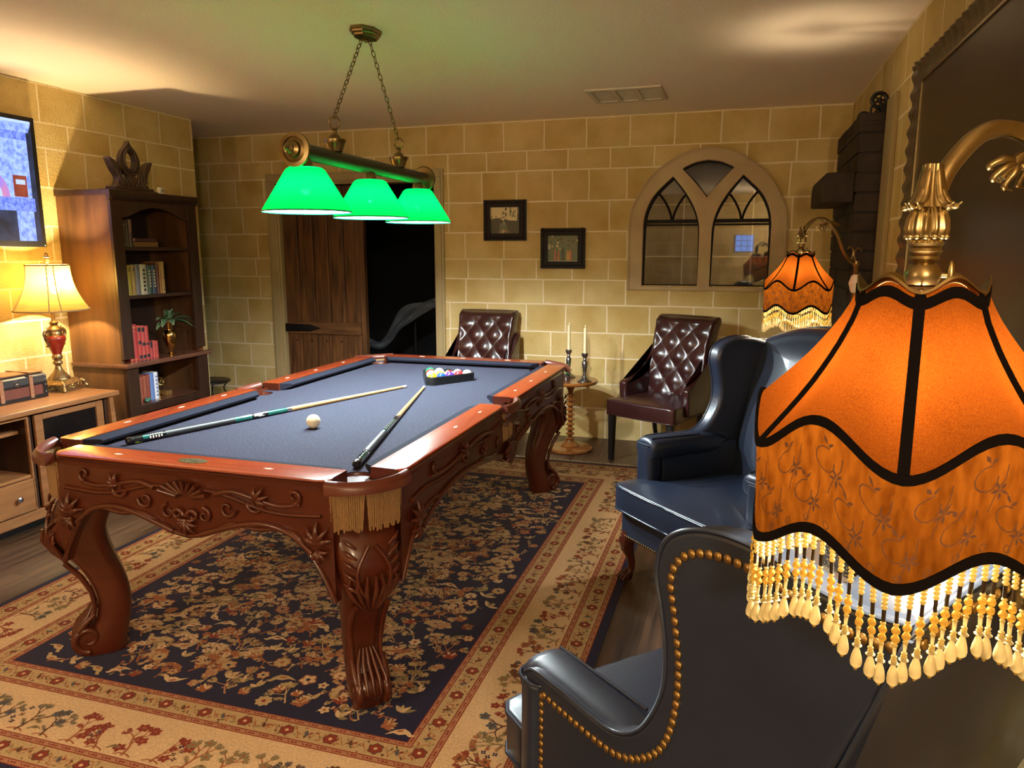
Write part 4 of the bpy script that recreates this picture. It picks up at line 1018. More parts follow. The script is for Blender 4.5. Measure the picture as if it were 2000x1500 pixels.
# ------------------------------------------------------------------ pendant lamp over the table
PX, PY, PZ = -1.69, 3.25, 1.857
M['olive_bar'] = mat('dark_bronze_bar', (.035, .027, .015), .38, metal=.3)
M['green'] = shade_mat('green_glass', (.0, .048, .0046), .005, (.05, .8, .25), diff=.25)
M['shade_lining'] = shade_mat('glow_tinted_lining', (.25, .90, .62), .3, (.7, 1, .80), diff=.5)  # white glass tinted cyan-green, the glow's tint is put into its colour
pl = thing('billiard_lamp', 'three-shade billiard light with green glass cones hanging on chains above the table', 'pendant lamp', (PX, PY, ZC))
Zb = PZ-ZC
b = MB(); b.tube([(0, -.62, Zb), (0, .62, Zb)], .033, 24); b.build('bar', M['olive_bar'], pl)
for s in (-1, 1):
    b = MB(); prof = [(.033, 0), (.062, .0), (.068, .006), (.066, .014), (.050, .016), (.048, .012), (.034, .018), (.032, .032), (.018, .040), (.020, .050), (.010, .060), (.011, .068), (.003, .078)]
    rings = [[(r*math.cos(2*PI*j/28), s*(.615+h), Zb+r*math.sin(2*PI*j/28)) for j in range(28)] for r, h in prof]; b.loft(rings); b.build('end_cap', M['brass'], pl)
    b = MB(); b.lathe([(.030, .0), (.034, .012), (.040, .028), (.047, .044), (.046, .050), (.026, .054), (.022, .064), (.012, .072), (.010, .086), (.014, .090), (.006, .096)], 20, (0, s*.313, Zb+.030)); b.torus((0, s*.313, Zb+.148), .024, .0042, 'y', 24, 8)
    b.build('hanger_cup', M['brass'], pl)
    # chain
    b = MB(); p0 = Vector((0, s*.313, Zb+.168)); p1 = Vector((0, s*.030, -.03)); ln = (p1-p0).length; n = int(ln/.027); d = (p1-p0).normalized()
    ua = Vector((1, 0, 0)); ub = d.cross(ua).normalized()
    for k in range(n):
        c = p0+d*ln*(k+.5)/n; e = ua if k % 2 else ub; e = (ua*math.cos(k*.9)+ub*math.sin(k*.9)) if False else e
        pts = [c+d*(.017*math.cos(2*PI*j/14))+e*(.0085*math.sin(2*PI*j/14)) for j in range(15)]; b.tube(pts, .0022, 6, cap=False)
    b.build('chain', M['brass'], pl)
b = MB(); prof = [(1.0, 0), (1.0, -.010), (.90, -.014), (.88, -.022), (.76, -.026), (.74, -.034), (.58, -.038), (.0, -.040)]
def octo(k, z): return [(.062*k*x, .092*k*y, z) for x, y in ((-1, -.42), (-.45, -1), (.45, -1), (1, -.42), (1, .42), (.45, 1), (-.45, 1), (-1, .42))]
b.loft([octo(max(k, .02), z) for k, z in prof]); b.ball((0, 0, -.045), .010); b.build('canopy', M['brass'], pl, smooth=20, bevel=.001)
for i, y in enumerate((-.555, -.005, .538)):
    zt, zb_ = Zb-.072, Zb-.232
    b = MB(); b.lathe([(.024, Zb-.028), (.026, Zb-.034), (.035, Zb-.070), (.036, Zb-.078)], 20, (0, y, 0)); f = b.build('socket_cap', M['brass'], pl)
    sh = bpy.data.objects.new('shade', None); C.objects.link(sh); sh.parent = pl; sh.location = (0, y, 0)
    b = MB(); b.lathe([(.034, zt+.012), (.064, zt+.010), (.077, zt+.002), (.177, zb_), (.178, zb_-.004)], 40, (0, 0, 0), cap=False); g = b.build('green_cone', M['green'], sh, smooth=60)
    b = MB(); b.lathe([(.072, zt-.003), (.173, zb_)], 40, (0, 0, 0), cap=False); b.build('tinted_lining', M['shade_lining'], sh, smooth=60)
    b = MB(); b.torus((0, 0, zb_-.002), .1765, .003, 'z', 40, 6); b.build('rim', mat('green_rim', (.005, .10, .05), .3), sh)
    b = MB(); b.ball((0, 0, Zb-.135), .024, 12, 8, sc=(1, 1, 1.2)); b.build('bulb', mat('lit_bulb_cool', (.8, .9, 1), .5, emit=((.8, .92, 1), 6)), sh)
    point('pendant_light', (0, 0, Zb-.185), PEND_W, PEND_C, .03, sh)

# ------------------------------------------------------------------ wing chairs (local: +x is forward, +y the sitter's left)
def side_y(x, z):          # outer face of the side panels, tapering towards the back
    return interp([(-.6, .300), (-.5, .308), (-.2, .335), (.27, .38)], x)
wing_raw = [(.258, .215), (.262, .45), (.262, .585), (.250, .622), (.215, .640), (.12, .642), (.04, .640), (-.02, .645), (-.070, .675), (-.105, .725), (-.128, .785), (-.130, .85), (-.118, .915), (-.106, .965), (-.112, 1.008), (-.136, 1.040), (-.18, 1.062), (-.24, 1.072), (-.31, 1.068), (-.37, 1.052), (-.43, 1.046), (-.495, 1.052), (-.475, .98), (-.415, .83), (-.35, .64), (-.30, .45), (-.265, .3), (-.250, .215)]
contour = cat_rom(wing_raw, 3)
def make_wing_chair(label, loc, rz):
    t = thing('wing_chair', label, 'armchair', loc, rz, 'navy leather wing chairs')
    for s in (1, -1):
        def mp(x, z, h): 
            zz = z; return (x, s*(side_y(x, z)-h), zz)
        th = .062
        b = MB(); b.pad(contour, 0, th, .022, 4, mp, rb=.010); sp_ = b.build('side_panel', M['navy'], t, smooth=50)
        # wide padded arm roll, rounded at the front
        b = MB(); rings = []
        for i, x in enumerate([.268, .262, .24, .15, .05, -.04, -.10, -.16]):
            k = [0.55, .9, 1, 1, 1, 1, .9, .6][i]; yo = side_y(x, 0)-.002; w2 = [.048, .054, .056, .054, .052, .050, .046, .034][i]
            yc = yo-w2-.004; ring = []
            for j in range(20):
                a = 2*PI*j/20; ring.append((x, s*(yc+(w2+.004)*math.copysign(abs(math.cos(a))**.75, math.cos(a))), .598+.052*k*math.copysign(abs(math.sin(a))**.8, math.sin(a))-(.0 if i < 5 else .004*(i-4))))
            rings.append(ring)
        b.loft(rings); b.build('arm_roll', M['navy'], t, smooth=60)
        # front post of the arm (boxed roll) down to the frame
        b = MB(); b.pad(rrect(.19, .275, .272, .385, .034, 5), .215, .615, .012, 3, lambda x, y, h: (x, s*y, h)); b.build('arm_front', M['navy'], t, smooth=50)
        b = MB(); b.prism([(-.24, .33), (-.20, .60), (.20, .60), (.20, .33)], .04, .10, lambda x, z, h: (x, s*(side_y(x, z)-h), z)); b.build('arm_lining', M['navy'], t, bevel=.01)
        # piping and nail heads on the outer face
        b = MB(); p = [mp(x, z, .0025) for x, z in cat_rom(wing_raw[3:22], 4)]; b.tube(p, .0042, 6)
        b.tube([(x, s*(side_y(x, 0)-.09), .648) for x in (.255, .2, .1, .0)], .003, 6)
        fr = rrect(.187, .272, .275, .388, .036, 6); b.tube([(x, s*y, .617) for x, y in fr+[fr[0]]], .0036, 6)
        b.build('piping', M['navy_pipe'], t, smooth=60)
        nl = [(.188, .24), (.188, .600)]
        path = cat_rom([(.180, .606), (.10, .603), (.02, .603), (-.035, .610), (-.085, .635), (-.13, .68), (-.155, .745), (-.162, .83), (-.150, .91), (-.139, .965), (-.150, 1.0), (-.180, 1.026), (-.24, 1.040), (-.31, 1.037), (-.37, 1.022), (-.43, 1.015), (-.475, 1.02)], 8)
        b = MB()
        def nails(pts, step=.0165):
            seg = [0]
            for a, c in zip(pts, pts[1:]): seg.append(seg[-1]+math.hypot(c[0]-a[0], c[1]-a[1]))
            n = int(seg[-1]/step)
            for k in range(n+1):
                d = seg[-1]*k/n; i = max([j for j in range(len(seg)-1) if seg[j] <= d+1e-9]); f = (d-seg[i])/max(1e-9, seg[i+1]-seg[i])
                x = lerp(pts[i][0], pts[i+1][0], f); z = lerp(pts[i][1], pts[i+1][1], f); q = mp(x, z, -.001)
                b.ball(q, .0078, 10, 6, sc=(1, .55, 1))
        nails(nl); nails(path); nails([(-.475, 1.02), (-.452, .96), (-.40, .83), (-.335, .64), (-.285, .45), (-.25, .3)], .03) if False else None
        b.build('nailhead_trim', M['nail'], t, smooth=60)
    # inner back: crowned pad leaning back
    def back_x(z): return interp([(.2, -.245), (.3, -.262), (.45, -.298), (.64, -.350), (.83, -.412), (.98, -.470), (1.06, -.500), (1.2, -.55)], z)
    top = cat_rom([(-.300, 1.040), (-.27, 1.066), (-.20, 1.095), (-.10, 1.117), (0, 1.123), (.10, 1.117), (.20, 1.095), (.27, 1.066), (.300, 1.040)], 4)
    def hw(z): return interp([(.2, .235), (.5, .262), (.8, .285), (1.04, .300)], z)
    ol = [(-hw(z), z) for z in (.22, .4, .6, .8, .95)]+top+[(hw(z), z) for z in (.95, .8, .6, .4, .22)]
    b = MB(); b.pad(ol, 0, .125, .045, 6, lambda y, z, h: (back_x(z)+h, y, z), crown=.030, rings=6, rb=.018); b.build('back_cushion', M['navy'], t, smooth=60)
    b = MB(); b.pad(ol, -.006, .012, .006, 2, lambda y, z, h: (back_x(z)+h, y*1.03, z-.004), rings=0); b.build('outside_back', M['navy'], t, smooth=60)
    b = MB(); tp = [(back_x(z)+.0, y*1.03, z+.002) for y, z in top]; b.tube(tp, .0045, 6)
    for s in (-1, 1): b.tube([(back_x(z)-.004, s*(hw(z)*1.03+.004), z) for z in (.22, .4, .6, .8, .95, 1.04)], .0045, 6)
    b.build('back_piping', M['navy_pipe'], t, smooth=60)
    b = MB()
    for k in range(36):
        y = -.285+.57*k/35; z = interp(top, y)-.024; b.ball((back_x(z)-.010, y*1.02, z), .0075, 10, 6, sc=(.55, 1, 1))
    b.build('back_nailhead_trim', M['nail'], t, smooth=60)
    # T cushion
    tc_ = [(-.20, -.262), (.262, -.262), (.268, -.33), (.285, -.352), (.375, -.352), (.408, -.335), (.418, -.30), (.424, 0), (.418, .30), (.408, .335), (.375, .352), (.285, .352), (.268, .33), (.262, .262), (-.20, .262)]
    tcd = []
    for a, c in zip(tc_, tc_[1:]+tc_[:1]):
        n = max(1, int(math.hypot(c[0]-a[0], c[1]-a[1])/.04))
        for i in range(n): tcd.append((lerp(a[0], c[0], i/n), lerp(a[1], c[1], i/n)))
    b = MB(); b.pad(tcd, .338, .455, .010, 3, crown=.022, rings=7); cu = b.build('seat_cushion', M['navy'], t, smooth=60)
    b = MB()
    for z in (.447, .347): b.tube([(x, y, z) for x, y in tcd+[tcd[0]]], .0045, 6)
    b.build('piping', M['navy_pipe'], cu, smooth=60)
    b = MB(); b.pad(rrect(-.25, -.345, .372, .345, .02), .205, .338, .010, 2); b.build('seat_frame', M['navy'], t, smooth=50)
    b = MB()
    for k in range(46): b.ball((.375, -.335+.67*k/45, .216), .0052, 8, 5, sc=(.5, 1, 1))
    for s in (-1, 1):
        for k in range(10): b.ball((.21+.0165*k, s*.347, .216), .0052, 8, 5, sc=(1, .5, 1))
    b.build('frame_nailhead_trim', M['nail'], t, smooth=60)
    for s in (-1, 1):
        # cabriole front leg, claw foot
        b = MB(); prof = [(.235, 0, .040, .034), (.20, .006, .040, .036), (.17, .012, .034, .033), (.13, .006, .025, .026), (.09, -.004, .018, .019), (.055, -.004, .016, .017), (.035, .006, .022, .022), (.018, .012, .030, .026), (.002, .012, .026, .023)]
        rings = []
        for z, o, a_, c_ in prof:
            rings.append([(.335+o+a_*math.cos(2*PI*j/14), s*(.312+o*.7)+c_*math.sin(2*PI*j/14), z) for j in range(14)])
        b.loft(cat_rings(rings, 3))
        for k in (-1, 0, 1): b.tube([(.345, s*.318+k*.012, .04), (.365, s*.32+k*.016, .028), (.382, s*.322+k*.019, .008)], [.007, .009, .007], 7)
        for k in (-1, 1): b.tube([(.352, s*.318+k*.010, .215), (.374, s*.32+k*.014, .185), (.366, s*.32+k*.008, .14), (.352, s*.32, .115)], [.004, .009, .006, .003], 6); b.torus((.374, s*.32+k*.012, .192), .008, .004, 'x', 12, 6)
        b.build('leg', M['mahog'], t, smooth=60)
        b = MB(); b.tube([(-.215, s*.26, .24), (-.235, s*.262, .12), (-.275, s*.265, -.0065)], [.026, .020, .017], 10); b.build('leg', M['mahog'], t, smooth=60)
    return t
ORX = 0
ch = make_wing_chair('navy leather wing chair turned towards the camera, under the farther floor lamp', (.047, 3.179, .0075), math.radians(225))
ch2 = dup(ch, (.066, 1.41, .0075), math.radians(135), 'navy leather wing chair in the foreground seen from behind, under the nearer fringed lamp')

# ------------------------------------------------------------------ bridge-arm floor lamps
M['orange'] = None
def weave(t, d, tr):
    tc = t.nodes.new('ShaderNodeTexCoord'); mp = t.nodes.new('ShaderNodeMapping'); mp.inputs['Scale'].default_value = (1, 1, .04); mp.inputs['Rotation'].default_value = (.35, .35, 0); L(t, tc.outputs['Object'], mp.inputs[0])
    n = t.nodes.new('ShaderNodeTexNoise'); n.inputs['Scale'].default_value = 850; n.inputs['Detail'].default_value = 4; L(t, mp.outputs[0], n.inputs['Vector'])
    r = t.nodes.new('ShaderNodeValToRGB'); r.color_ramp.elements[0].position = .3; r.color_ramp.elements[1].position = .7
    r.color_ramp.elements[0].color = (.014, .0029, .0003, 1); r.color_ramp.elements[1].color = (.024, .0057, .0005, 1); L(t, n.outputs['Fac'], r.inputs[0])
    L(t, r.outputs[0], d.inputs[0]); L(t, r.outputs[0], tr.inputs[0])
def weave2(t, d, tr):
    tc = t.nodes.new('ShaderNodeTexCoord'); n = t.nodes.new('ShaderNodeTexNoise'); n.inputs['Scale'].default_value = 120; n.inputs['Detail'].default_value = 4
    mp = t.nodes.new('ShaderNodeMapping'); mp.inputs['Scale'].default_value = (1, 1, .35); L(t, tc.outputs['Object'], mp.inputs[0]); L(t, mp.outputs[0], n.inputs['Vector'])
    r = t.nodes.new('ShaderNodeValToRGB'); r.color_ramp.elements[0].position = .3; r.color_ramp.elements[1].position = .7
    r.color_ramp.elements[0].color = (.010, .0024, .0002, 1); r.color_ramp.elements[1].color = (.020, .0056, .0005, 1); L(t, n.outputs['Fac'], r.inputs[0])
    L(t, r.outputs[0], d.inputs[0]); L(t, r.outputs[0], tr.inputs[0])
M['orange'] = shade_mat('orange_silk', (.8, .22, .03), .0, (1, .50, .16), weave)
M['lace_band'] = shade_mat('orange_damask', (.5, .16, .03), .0, (1, .50, .16), weave2)
M['lace'] = mat('brown_lace_motif', (.09, .035, .012), .8)
M['ribbon'] = mat('black_ribbon_trim', (.0025, .0015, .0015), .9, spec=.1)
M['bead_a'] = shade_mat('amber_bead', (.40, .29, .08), .12, (.9, .6, .2), diff=.5)
M['bead_y'] = shade_mat('yellow_bead', (.44, .37, .17), .1, (.9, .7, .3), diff=.5)
M['bead_c'] = shade_mat('pearl_drop', (.44, .39, .24), .15, (.95, .8, .55), diff=.5)
M['bead_d'] = mat('dark_bugle_bead', (.02, .012, .006), .2)
SZT, SZM, SZL = 0.0, -.148, -.258      # crown, seam, lower edge relative to the crown
def shade_r(z):   # concave bell then upright band
    return interp([(SZL, .160), (SZM, .164), (-.133, .150), (-.113, .131), (-.091, .112), (-.068, .095), (-.046, .081), (-.023, .069), (0, .061)], z)
def polyr(a):     # six flat-ish panels, ribs at multiples of 60 degrees
    q = (a % (PI/3))-PI/6; return (1-.5*.09)*1.0/math.cos(q)*(math.cos(PI/6)*.55+.45*math.cos(q)*1.0)/1.0 if False else 1-.055*math.cos(q*3)
def wave(a): return math.cos(6*a)          # +1 on the ribs
def make_floor_lamp(label, loc, rz, ribrot, lift, drop=True):
    """loc = pole foot; local +x points from the pole towards the shade axis"""
    t = thing('floor_lamp', label, 'floor lamp', loc, rz, 'brass bridge floor lamps')
    REACH = .265; CZ = 1.427+lift
    # base and pole
    b = MB(); b.lathe([(.15, 0), (.15, .012), (.135, .02), (.11, .03), (.06, .045), (.035, .07), (.022, .09), (.02, .11)], 32, flute=12, fa=.04); b.build('base', M['brass'], t, smooth=60)
    b = MB(); zp = CZ-.075
    b.lathe([(.012, .10), (.018, .13), (.010, .16), (.010, .50), (.016, .53), (.022, .55), (.014, .58), (.010, .60), (.010, .80), (.02, .82), (.026, .84), (.018, .86), (.022, .90), (.026, .98), (.020, 1.06), (.014, 1.10), (.018, 1.11), (.014, 1.12), (.012, 1.14), (.022, 1.15), (.022, 1.16), (.010, 1.17), (.010, zp+.01), (.016, zp+.02), (.012, zp+.04)], 28, flute=10, fa=.10, zf=(.86, 1.06))
    b.build('pole', M['brass'], t, smooth=50)
    b = MB(); b.lathe([(.012, -.045), (.018, -.040), (.030, .0), (.020, .034), (.012, .042)], 8, (0, 0, 1.29 if lift < .01 else 1.315)); b.build('crystal_knop', mat('cut_glass', (.80, .72, .62), .08, spec=.8), t, smooth=5)
    # arm: up from the pole, over and down to the shade
    k = CZ
    pth = cat_rom([(0, 0, k-.045), (.030, 0, k-.035), (.065, 0, k+.01), (.10, 0, k+.085), (.15, 0, k+.150), (.205, 0, k+.160), (.245, 0, k+.125), (.262, 0, k+.085)], 7)
    b = MB(); b.tube(pth, [.0085]*8+[.009]*8+[.0095]*8, 12)
    b.build('arm', M['brass'], t, smooth=60)
    # scrolled leaves on the arm
    for (q, n) in (((.03, 0, k-.03), 1), ((.155, 0, k+.142), 1)):
        x, y, z = q; b = MB()
        if x > .1:
            b.tube(cat_rom([(x-.06, 0, z-.012), (x-.025, 0, z+.002), (x+.012, 0, z-.010), (x+.030, 0, z-.030)], 4), [.006, .008, .007, .005], 8)
            for (ex, ez) in ((.046, -.018), (.040, -.030), (.026, -.038), (.010, -.036)):
                b.tube(cat_rom([(x+.014, 0, z-.014), (x+ex*.7, .004, z+ez*.6), (x+ex, 0, z+ez), (x+ex-.010, 0, z+ez-.004)], 4), [.003, .0045, .0035, .001], 8)
        else:
            b.tube(cat_rom([(x-.03, 0, z-.02), (x-.015, 0, z+.03), (x-.035, 0, z+.055), (x-.05, 0, z+.04)], 4), [.006, .006, .004, .004], 8)
            b.tube(cat_rom([(x-.0, 0, z-.015), (x-.012, 0, z+.04), (x+.004, 0, z+.062), (x+.015, 0, z+.05)], 4), [.005, .005, .004, .004], 8)
        b.build('leaf_scroll', M['brass'], t, smooth=60)
    cx = REACH
    b = MB()
    for j in range(4):
        a = PI/4+PI/2*j-rz
        for da, rr_ in ((-.22, .9), (0, 1.0), (.22, .9)):
            c_, s_ = math.cos(a+da), math.sin(a+da)
            b.tube(cat_rom([(cx+.006*c_, .006*s_, k+.125), (cx+.010*c_, .010*s_, k+.105), (cx+.016*c_*rr_, .016*s_*rr_, k+.090), (cx+.027*c_*rr_, .027*s_*rr_, k+.082), (cx+.034*c_*rr_, .034*s_*rr_, k+.086)], 4), [.003, .0045, .005, .0035, .001], 7)
    b.lathe([(.0095, .125), (.011, .105), (.014, .092), (.018, .082), (.014, .078)], 48, (cx, 0, k), flute=12, fa=.06)
    b.build('leaf_cup', M['brass'], t, smooth=60)
    b = MB(); b.lathe([(.012, .083), (.0165, .078), (.0195, .070), (.0205, .060), (.0195, .053), (.017, .050)], 96, (cx, 0, k), flute=14, fa=.07)
    for j in range(14): b.ball((cx+.0185*math.cos(j*PI/7), .0185*math.sin(j*PI/7), k+.052), .0034, 8, 6)
    b.lathe([(.0150, .051), (.0155, .048), (.0175, .045), (.0155, .041), (.0150, .040), (.0165, .037), (.0140, .033), (.0135, .032), (.0145, .029), (.011, .026), (.010, .022)], 40, (cx, 0, k)); b.build('fluted_socket', M['brass'], t, smooth=40)
    b = MB(); b.ball((cx, 0, k+.012), .0175, 20, 12, sc=(1, 1, .95)); b.lathe([(.0, -.006), (.013, -.006), (.014, .0), (.0, .002)], 20, (cx, 0, k)); b.build('swivel_ball', M['brass'], t, smooth=60)
    b = MB(); aa = -rz-ribrot*0
    b.ball((cx+.026*math.cos(-rz), .026*math.sin(-rz), k+.014), .010, 14, 10, sc=(.45, .45, 1.35)); b.tube([(cx, 0, k+.012), (cx+.026*math.cos(-rz), .026*math.sin(-rz), k+.012)], .003, 8); b.build('thumb_screw', M['brass'], t, smooth=60)
    # shade
    sh = bpy.data.objects.new('shade', None); C.objects.link(sh); sh.parent = t; sh.location = (cx, 0, CZ); sh.rotation_euler = (0, 0, ribrot-rz)
    NA = 120
    def pt_(a, z, am, dr=0.0):
        r = (shade_r(z)+dr)*polyr(a); return (r*math.cos(a), r*math.sin(a), z-am*wave(a))
    b = MB(); zs = [SZM*i/10 for i in range(11)]; rings = [[pt_(2*PI*j/NA, z, .006+.015*(z/SZM)) for j in range(NA)] for z in zs]; b.loft(rings, cap=False); b.build('silk_panels', M['orange'], sh, smooth=60)
    b = MB(); rings = [[pt_(2*PI*j/NA, lerp(SZM, SZL, u), .021-.003*u) for j in range(NA)] for u in (0, .25, .5, .75, 1)]; b.loft(rings, cap=False); b.build('damask_band', M['lace_band'], sh, smooth=60)
    # embroidered vine motifs on the band
    b = MB(); random.seed(5)
    def onb(a, u, dr=.0012): z = lerp(SZM, SZL, u); return pt_(a, z, .021-.003*u, dr)
    def ribb(pts, w_):
        vs = []; n = len(pts)
        for i, (a, u) in enumerate(pts):
            p0 = pts[max(0, i-1)]; p1 = pts[min(n-1, i+1)]; da, du = (p1[0]-p0[0])*.162, (p1[1]-p0[1])*.106; q = math.hypot(da, du) or 1
            vs.append(onb(a-du/q*w_/.162, u+da/q*w_/.106)); vs.append(onb(a+du/q*w_/.162, u-da/q*w_/.106))
        b.add(vs, [(2*i, 2*i+1, 2*i+3, 2*i+2) for i in range(n-1)])
    def lf(a, u, g, ln, wd): ribbp = [(a, u), (a+ln*.5*math.cos(g)/.162, u+ln*.5*math.sin(g)/.106), (a+ln*math.cos(g)/.162, u+ln*math.sin(g)/.106)]; \
        b.add([onb(*ribbp[0]), onb(ribbp[1][0]-wd*math.sin(g)/.162, ribbp[1][1]+wd*math.cos(g)/.106), onb(*ribbp[2]), onb(ribbp[1][0]+wd*math.sin(g)/.162, ribbp[1][1]-wd*math.cos(g)/.106)], [(0, 1, 2, 3)])
    for k in range(42):
        a0 = 2*PI*k/42; u0 = .30 if k % 2 else .64
        sp_ = [(a0+(.010+.004*i/6)*math.cos(i*.55)/.162*.9, u0+.13*math.sin(i*.55)*(1-i*.03)) for i in range(10)]; ribb(sp_, .0006)
        for g in (.3, 1.6, 2.9, 4.2, 5.4): lf(a0+.075, u0+.12, g, .0095, .0016)
        lf(a0-.03, u0-.20, 1.0, .010, .0018); lf(a0+.045, u0-.16, 2.4, .009, .0016)
        ribb([(a0+.11, u0-.1), (a0+.10, u0+.02), (a0+.06, u0+.12), (a0+.02, u0+.3)], .0005)
        ribb([(a0+.02+.02*math.cos(i*.9), .90+.035*math.sin(i*.9)) for i in range(8)], .0005)
    b.build('vine_embroidery', M['lace'], sh, smooth=0)
    b = MB()
    def ring_trim(z, am, w_, dr=.001):
        NR = 120; rr = []
        for j in range(NR+1):
            a = 2*PI*j/NR; o = pt_(a, z, am, dr+.0016); i_ = pt_(a, z, am, dr-.002)
            rr.append([(o[0], o[1], o[2]-w_), (o[0], o[1], o[2]+w_), (i_[0], i_[1], i_[2]+w_), (i_[0], i_[1], i_[2]-w_)])
        b.loft(rr, cap=False)
    ring_trim(-.009, .006, .0058); ring_trim(SZM, .021, .0048); ring_trim(SZL, .018, .0055)
    for j in range(6):
        a = 2*PI*j/6; p = [pt_(a, z, .006+.015*(z/SZM), .0012) for z in [SZM*i/12 for i in range(13)]]
        w_ = .0052; ta = (-math.sin(a), math.cos(a)); rr = []
        for (x, y, z) in p: rr.append([(x+ta[0]*w_, y+ta[1]*w_, z), (x-ta[0]*w_, y-ta[1]*w_, z), (x*.985-ta[0]*w_, y*.985-ta[1]*w_, z), (x*.985+ta[0]*w_, y*.985+ta[1]*w_, z)])
        b.loft(rr)
    b.build('black_trim', M['ribbon'], sh, smooth=40)
    b = MB(); rr = []
    for j in range(121):
        a = 2*PI*j/120; z0 = -.006*wave(a); rr.append([((.058)*polyr(a)*math.cos(a), .058*polyr(a)*math.sin(a), z0-.002), (.066*polyr(a)*math.cos(a), .066*polyr(a)*math.sin(a), z0+.003-.002*wave(a)), (.0645*polyr(a)*math.cos(a), .0645*polyr(a)*math.sin(a), z0+.006-.002*wave(a)), (.049*math.cos(a), .049*math.sin(a), -.004)])
    b.loft(rr, cap=False)
    for j in range(3): b.tube([(0, 0, -.004), (.056*math.cos(j*2.094), .056*math.sin(j*2.094), -.003)], .002, 6)
    b.build('gold_crown', M['brass'], sh, smooth=50)
    # bead fringe: each strand its own piece
    sb = MB(); z = 0
    def bead(r, h, m, n=8, k=6): 
        nonlocal z; sb.ball((0, 0, z-h/2), r, n, k, m, sc=(1, 1, h/2/r)); z -= h
    for i in range(4): bead(.0031, .0044, 1)
    sb.tube([(0, 0, z), (0, 0, z-.012)], .0019, 6, 3); z -= .012
    bead(.0028, .004, 1); bead(.0043, .0085, 0, 6, 4); bead(.0043, .0085, 0, 6, 4); bead(.0026, .004, 1)
    sb.tube([(0, 0, z), (0, 0, z-.008)], [.0020, .0016], 6, 2); z -= .008
    bead(.0030, .0035, 1); bead(.0032, .0035, 1); bead(.0048, .0026, 2, 10, 5)
    pr = [(.0016, 0), (.0028, -.003), (.0048, -.010), (.0056, -.0155), (.0050, -.0195), (.0030, -.0215), (.0006, -.022)]
    sb.lathe([(r, z+h) for r, h in pr], 10, m=2); z -= .022; bead(.0019, .0030, 0)
    NS = 92; first = None
    for j in range(NS):
        a = 2*PI*(j+.5)/NS; p = pt_(a, SZL, .018, -.001)
        if first is None:
            first = sb.build('bead_strand', [M['bead_a'], M['bead_y'], M['bead_c'], M['bead_d']], sh, smooth=60); o = first
        else: o = first.copy(); C.objects.link(o); o.parent = sh
        o.location = (p[0], p[1], p[2]-.005+random.uniform(-.0012, .0012)); o.rotation_euler = (random.uniform(-.03, .03), random.uniform(-.03, .03), random.uniform(0, 6))
    b = MB(); b.ball((0, 0, -.085), .022, 14, 10, sc=(1, 1, 1.25)); b.build('bulb', mat('lit_bulb_warm', (1, .8, .5), .5, emit=((1, .75, .42), 12)), sh)
    point('floor_lamp_light', (0, 0, -.125), FLAMP_W, FLAMP_C, .035, sh)
    return t
import mathutils
axA = (.268, 3.83); poleA = (.524, 3.90); axB = (.184, .885); poleB = (.44, 1.005)
def lamp_at(ax, pole, label, rib_to_cam, lift):
    a = math.atan2(ax[1]-pole[1], ax[0]-pole[0]); d = Vector((ax[0]-pole[0], ax[1]-pole[1])).normalized()
    p = (ax[0]-d.x*.265, ax[1]-d.y*.265, 0)
    rib = math.atan2(-ax[1], -ax[0])+rib_to_cam
    return make_floor_lamp(label, p, a, rib, lift)
lamp_at(axA, poleA, 'brass floor lamp with orange fringed shade standing farther away by the brick fireplace', math.radians(-7), .030)
lamp_at(axB, poleB, 'brass floor lamp with orange fringed shade close to the camera at the right edge', math.radians(0), 0)

# round side table between the wing chairs with a speckled box
t = thing('side_table', 'small round pale-topped side table between the two navy wing chairs', 'side table', (.295, 2.235, 0))
b = MB(); b.lathe([(.0, .58), (.215, .58), (.222, .588), (.222, .596), (.215, .602), (.0, .602)], 40); b.build('table_top', mat('pale_table_top', (.55, .40, .28), .4), t)
b = MB(); b.lathe([(.03, .58), (.022, .5), (.035, .42), (.02, .3), (.03, .2), (.05, .1), (.16, .03), (.16, 0), (.0, 0)], 24); b.build('pedestal', M['mahog'], t)
m, tt, bs = nt('speckled_gold_leather'); bs.inputs['Roughness'].default_value = .35
tc = tt.nodes.new('ShaderNodeTexCoord'); vo = tt.nodes.new('ShaderNodeTexVoronoi'); vo.inputs['Scale'].default_value = 170; L(tt, tc.outputs['Object'], vo.inputs['Vector'])
r = tt.nodes.new('ShaderNodeValToRGB'); r.color_ramp.elements[0].position = .28; r.color_ramp.elements[0].color = (.50, .40, .14, 1); r.color_ramp.elements[1].position = .36; r.color_ramp.elements[1].color = (.02, .015, .01, 1); L(tt, vo.outputs['Distance'], r.inputs[0]); L(tt, r.outputs[0], bs.inputs['Base Color'])
t = thing('speckled_box', 'dark gold-speckled box on the side table behind the foreground chair', 'box', (.36, 2.13, .602), math.radians(35))
b = MB(); b.pad(rrect(-.09, -.07, .09, .07, .012), 0, .10, .006, 2); b.build('body', m, t)
b = MB(); b.pad(rrect(-.094, -.074, .094, .074, .012), .101, .135, .012, 3); b.build('lid', m, t)

